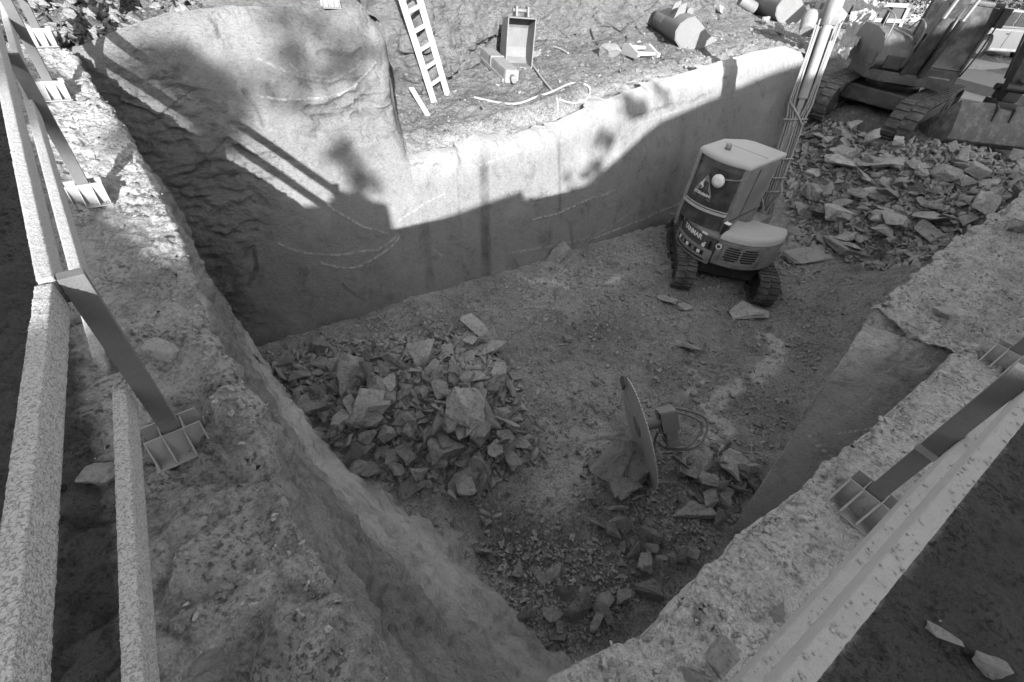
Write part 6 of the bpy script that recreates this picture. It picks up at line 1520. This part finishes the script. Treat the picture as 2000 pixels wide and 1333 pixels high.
# parked car: only its rear side shows
cw_, cr_ = at(1905, 112, 2.07), at(2000, 117, 2.07); cd = cr_ - cw_; cd[2] = 0; cd /= np.linalg.norm(cd); m = frame(cw_, cd)
side_ = np.array([cd[1], -cd[0], 0]); sgn = 1 if (m.to_3x3() @ Vector((0, 1, 0))).dot(Vector(tuple(cw_ * [1, 1, 0]))) > 0 else -1
car = empty('parked_car', (0, 0, 0), 0, 'silver car parked beyond the large excavator', 'car')
W_ = 1.75 * sgn
def ybox(b, x0, x1, y0, y1, z0, z1, bev=0.0): b.box(x0, x1, min(y0 * sgn, y1 * sgn), max(y0 * sgn, y1 * sgn), z0, z1, m, bev)
def arched(z1):
    o = [(-1.05, 0.22), (-0.42, 0.22)] + [(0.40 * math.cos(t), 0.33 + 0.40 * math.sin(t)) for t in np.linspace(math.pi, 0, 12)] + [(0.42, 0.22), (2.15, 0.22)] + [(2.6 + 0.40 * math.cos(t), 0.33 + 0.40 * math.sin(t)) for t in np.linspace(math.pi, 0, 12)] + [(3.35, 0.22), (3.4, 0.6), (3.3, 0.95), (-0.9, z1), (-1.1, 0.7)]
    return o
b = MB(); b.prism(arched(0.88), 'y', min(0, W_), max(0, W_), m, 0.0); bd_ = b.build('body', M_CAR, car)
b = MB(); b.prism([(-0.35, 0.9), (3.1, 0.94), (2.5, 1.42), (0.55, 1.45)], 'y', min(0.08 * sgn, W_ - 0.08 * sgn), max(0.08 * sgn, W_ - 0.08 * sgn), m, 0.04); b.build('roof', M_CAR, car, 40)
b = MB(); b.prism([(-0.15, 0.97), (1.0, 0.98), (1.0, 1.38), (0.6, 1.38)], 'y', 0.062 * sgn, 0.078 * sgn, m); b.prism([(1.08, 0.98), (2.7, 0.98), (2.35, 1.38), (1.08, 1.38)], 'y', 0.062 * sgn, 0.078 * sgn, m); b.build('side_window', M_GLASS, car)
b = MB(); ybox(b, -1.0, 3.3, -0.012, 0.01, 0.84, 0.875); b.build('trim', M_WHITE, car); b = MB(); ybox(b, 0.45, 2.15, -0.02, 0.02, 0.24, 0.31, 0.01); b.build('sill', M_WHITE, car)
b = MB(); ybox(b, 1.03, 1.045, -0.006, 0.005, 0.32, 0.86); ybox(b, 0.85, 1.0, -0.03, 0.0, 0.74, 0.77, 0.006); b.build('door_seam', M_BLACK, car)
for wx in (0.0, 2.6):
    b = MB(); b.cyl(m @ Vector((wx, 0.03 * sgn, 0.32)), m @ Vector((wx, 0.24 * sgn, 0.32)), 0.33, 28); wh = b.build('wheel', M_BLACK, car, 40)
    b = MB(); b.cyl(m @ Vector((wx, 0.015 * sgn, 0.32)), m @ Vector((wx, 0.05 * sgn, 0.32)), 0.22, 28); b.build('rim', M_GALV, wh, 40)
    b = MB(); b.prism([(wx + 0.36 * math.cos(t), 0.33 + 0.36 * math.sin(t)) for t in np.linspace(0, math.pi, 14)], 'y', min(0.1 * sgn, 0.5 * sgn), max(0.1 * sgn, 0.5 * sgn), m); b.build('wheel_arch', M_BLACK, bd_)
# concrete slabs lying on the ground before the car
for i, (pp, h, lb) in enumerate((([(1888, 108), (2010, 116), (2010, 132), (1880, 122)], 2.12, 'narrow paving strip directly in front of the silver car'), ([(1878, 122), (2010, 134), (2010, 190), (1866, 152)], 2.3, 'large pale slab between the silver car and the arm of the large excavator'), ([(1864, 156), (1960, 178), (1950, 206), (1848, 186)], 2.55, 'darker slab behind the track of the large excavator'))):
    c = [at(x, y, h) for x, y in pp]; b = MB(); hi = [tuple(q) for q in c]; lo = [tuple(q - np.array([0, 0, 0.6])) for q in c]
    b.quad(hi); b.quad(lo[::-1])
    for k in range(4): b.quad([hi[k], lo[k], lo[(k + 1) % 4], hi[(k + 1) % 4]])
    tag(b.build('paving_slab', M_PAVE if i != 1 else M_CONC), lb, 'slab', 'slabs before the parked car')
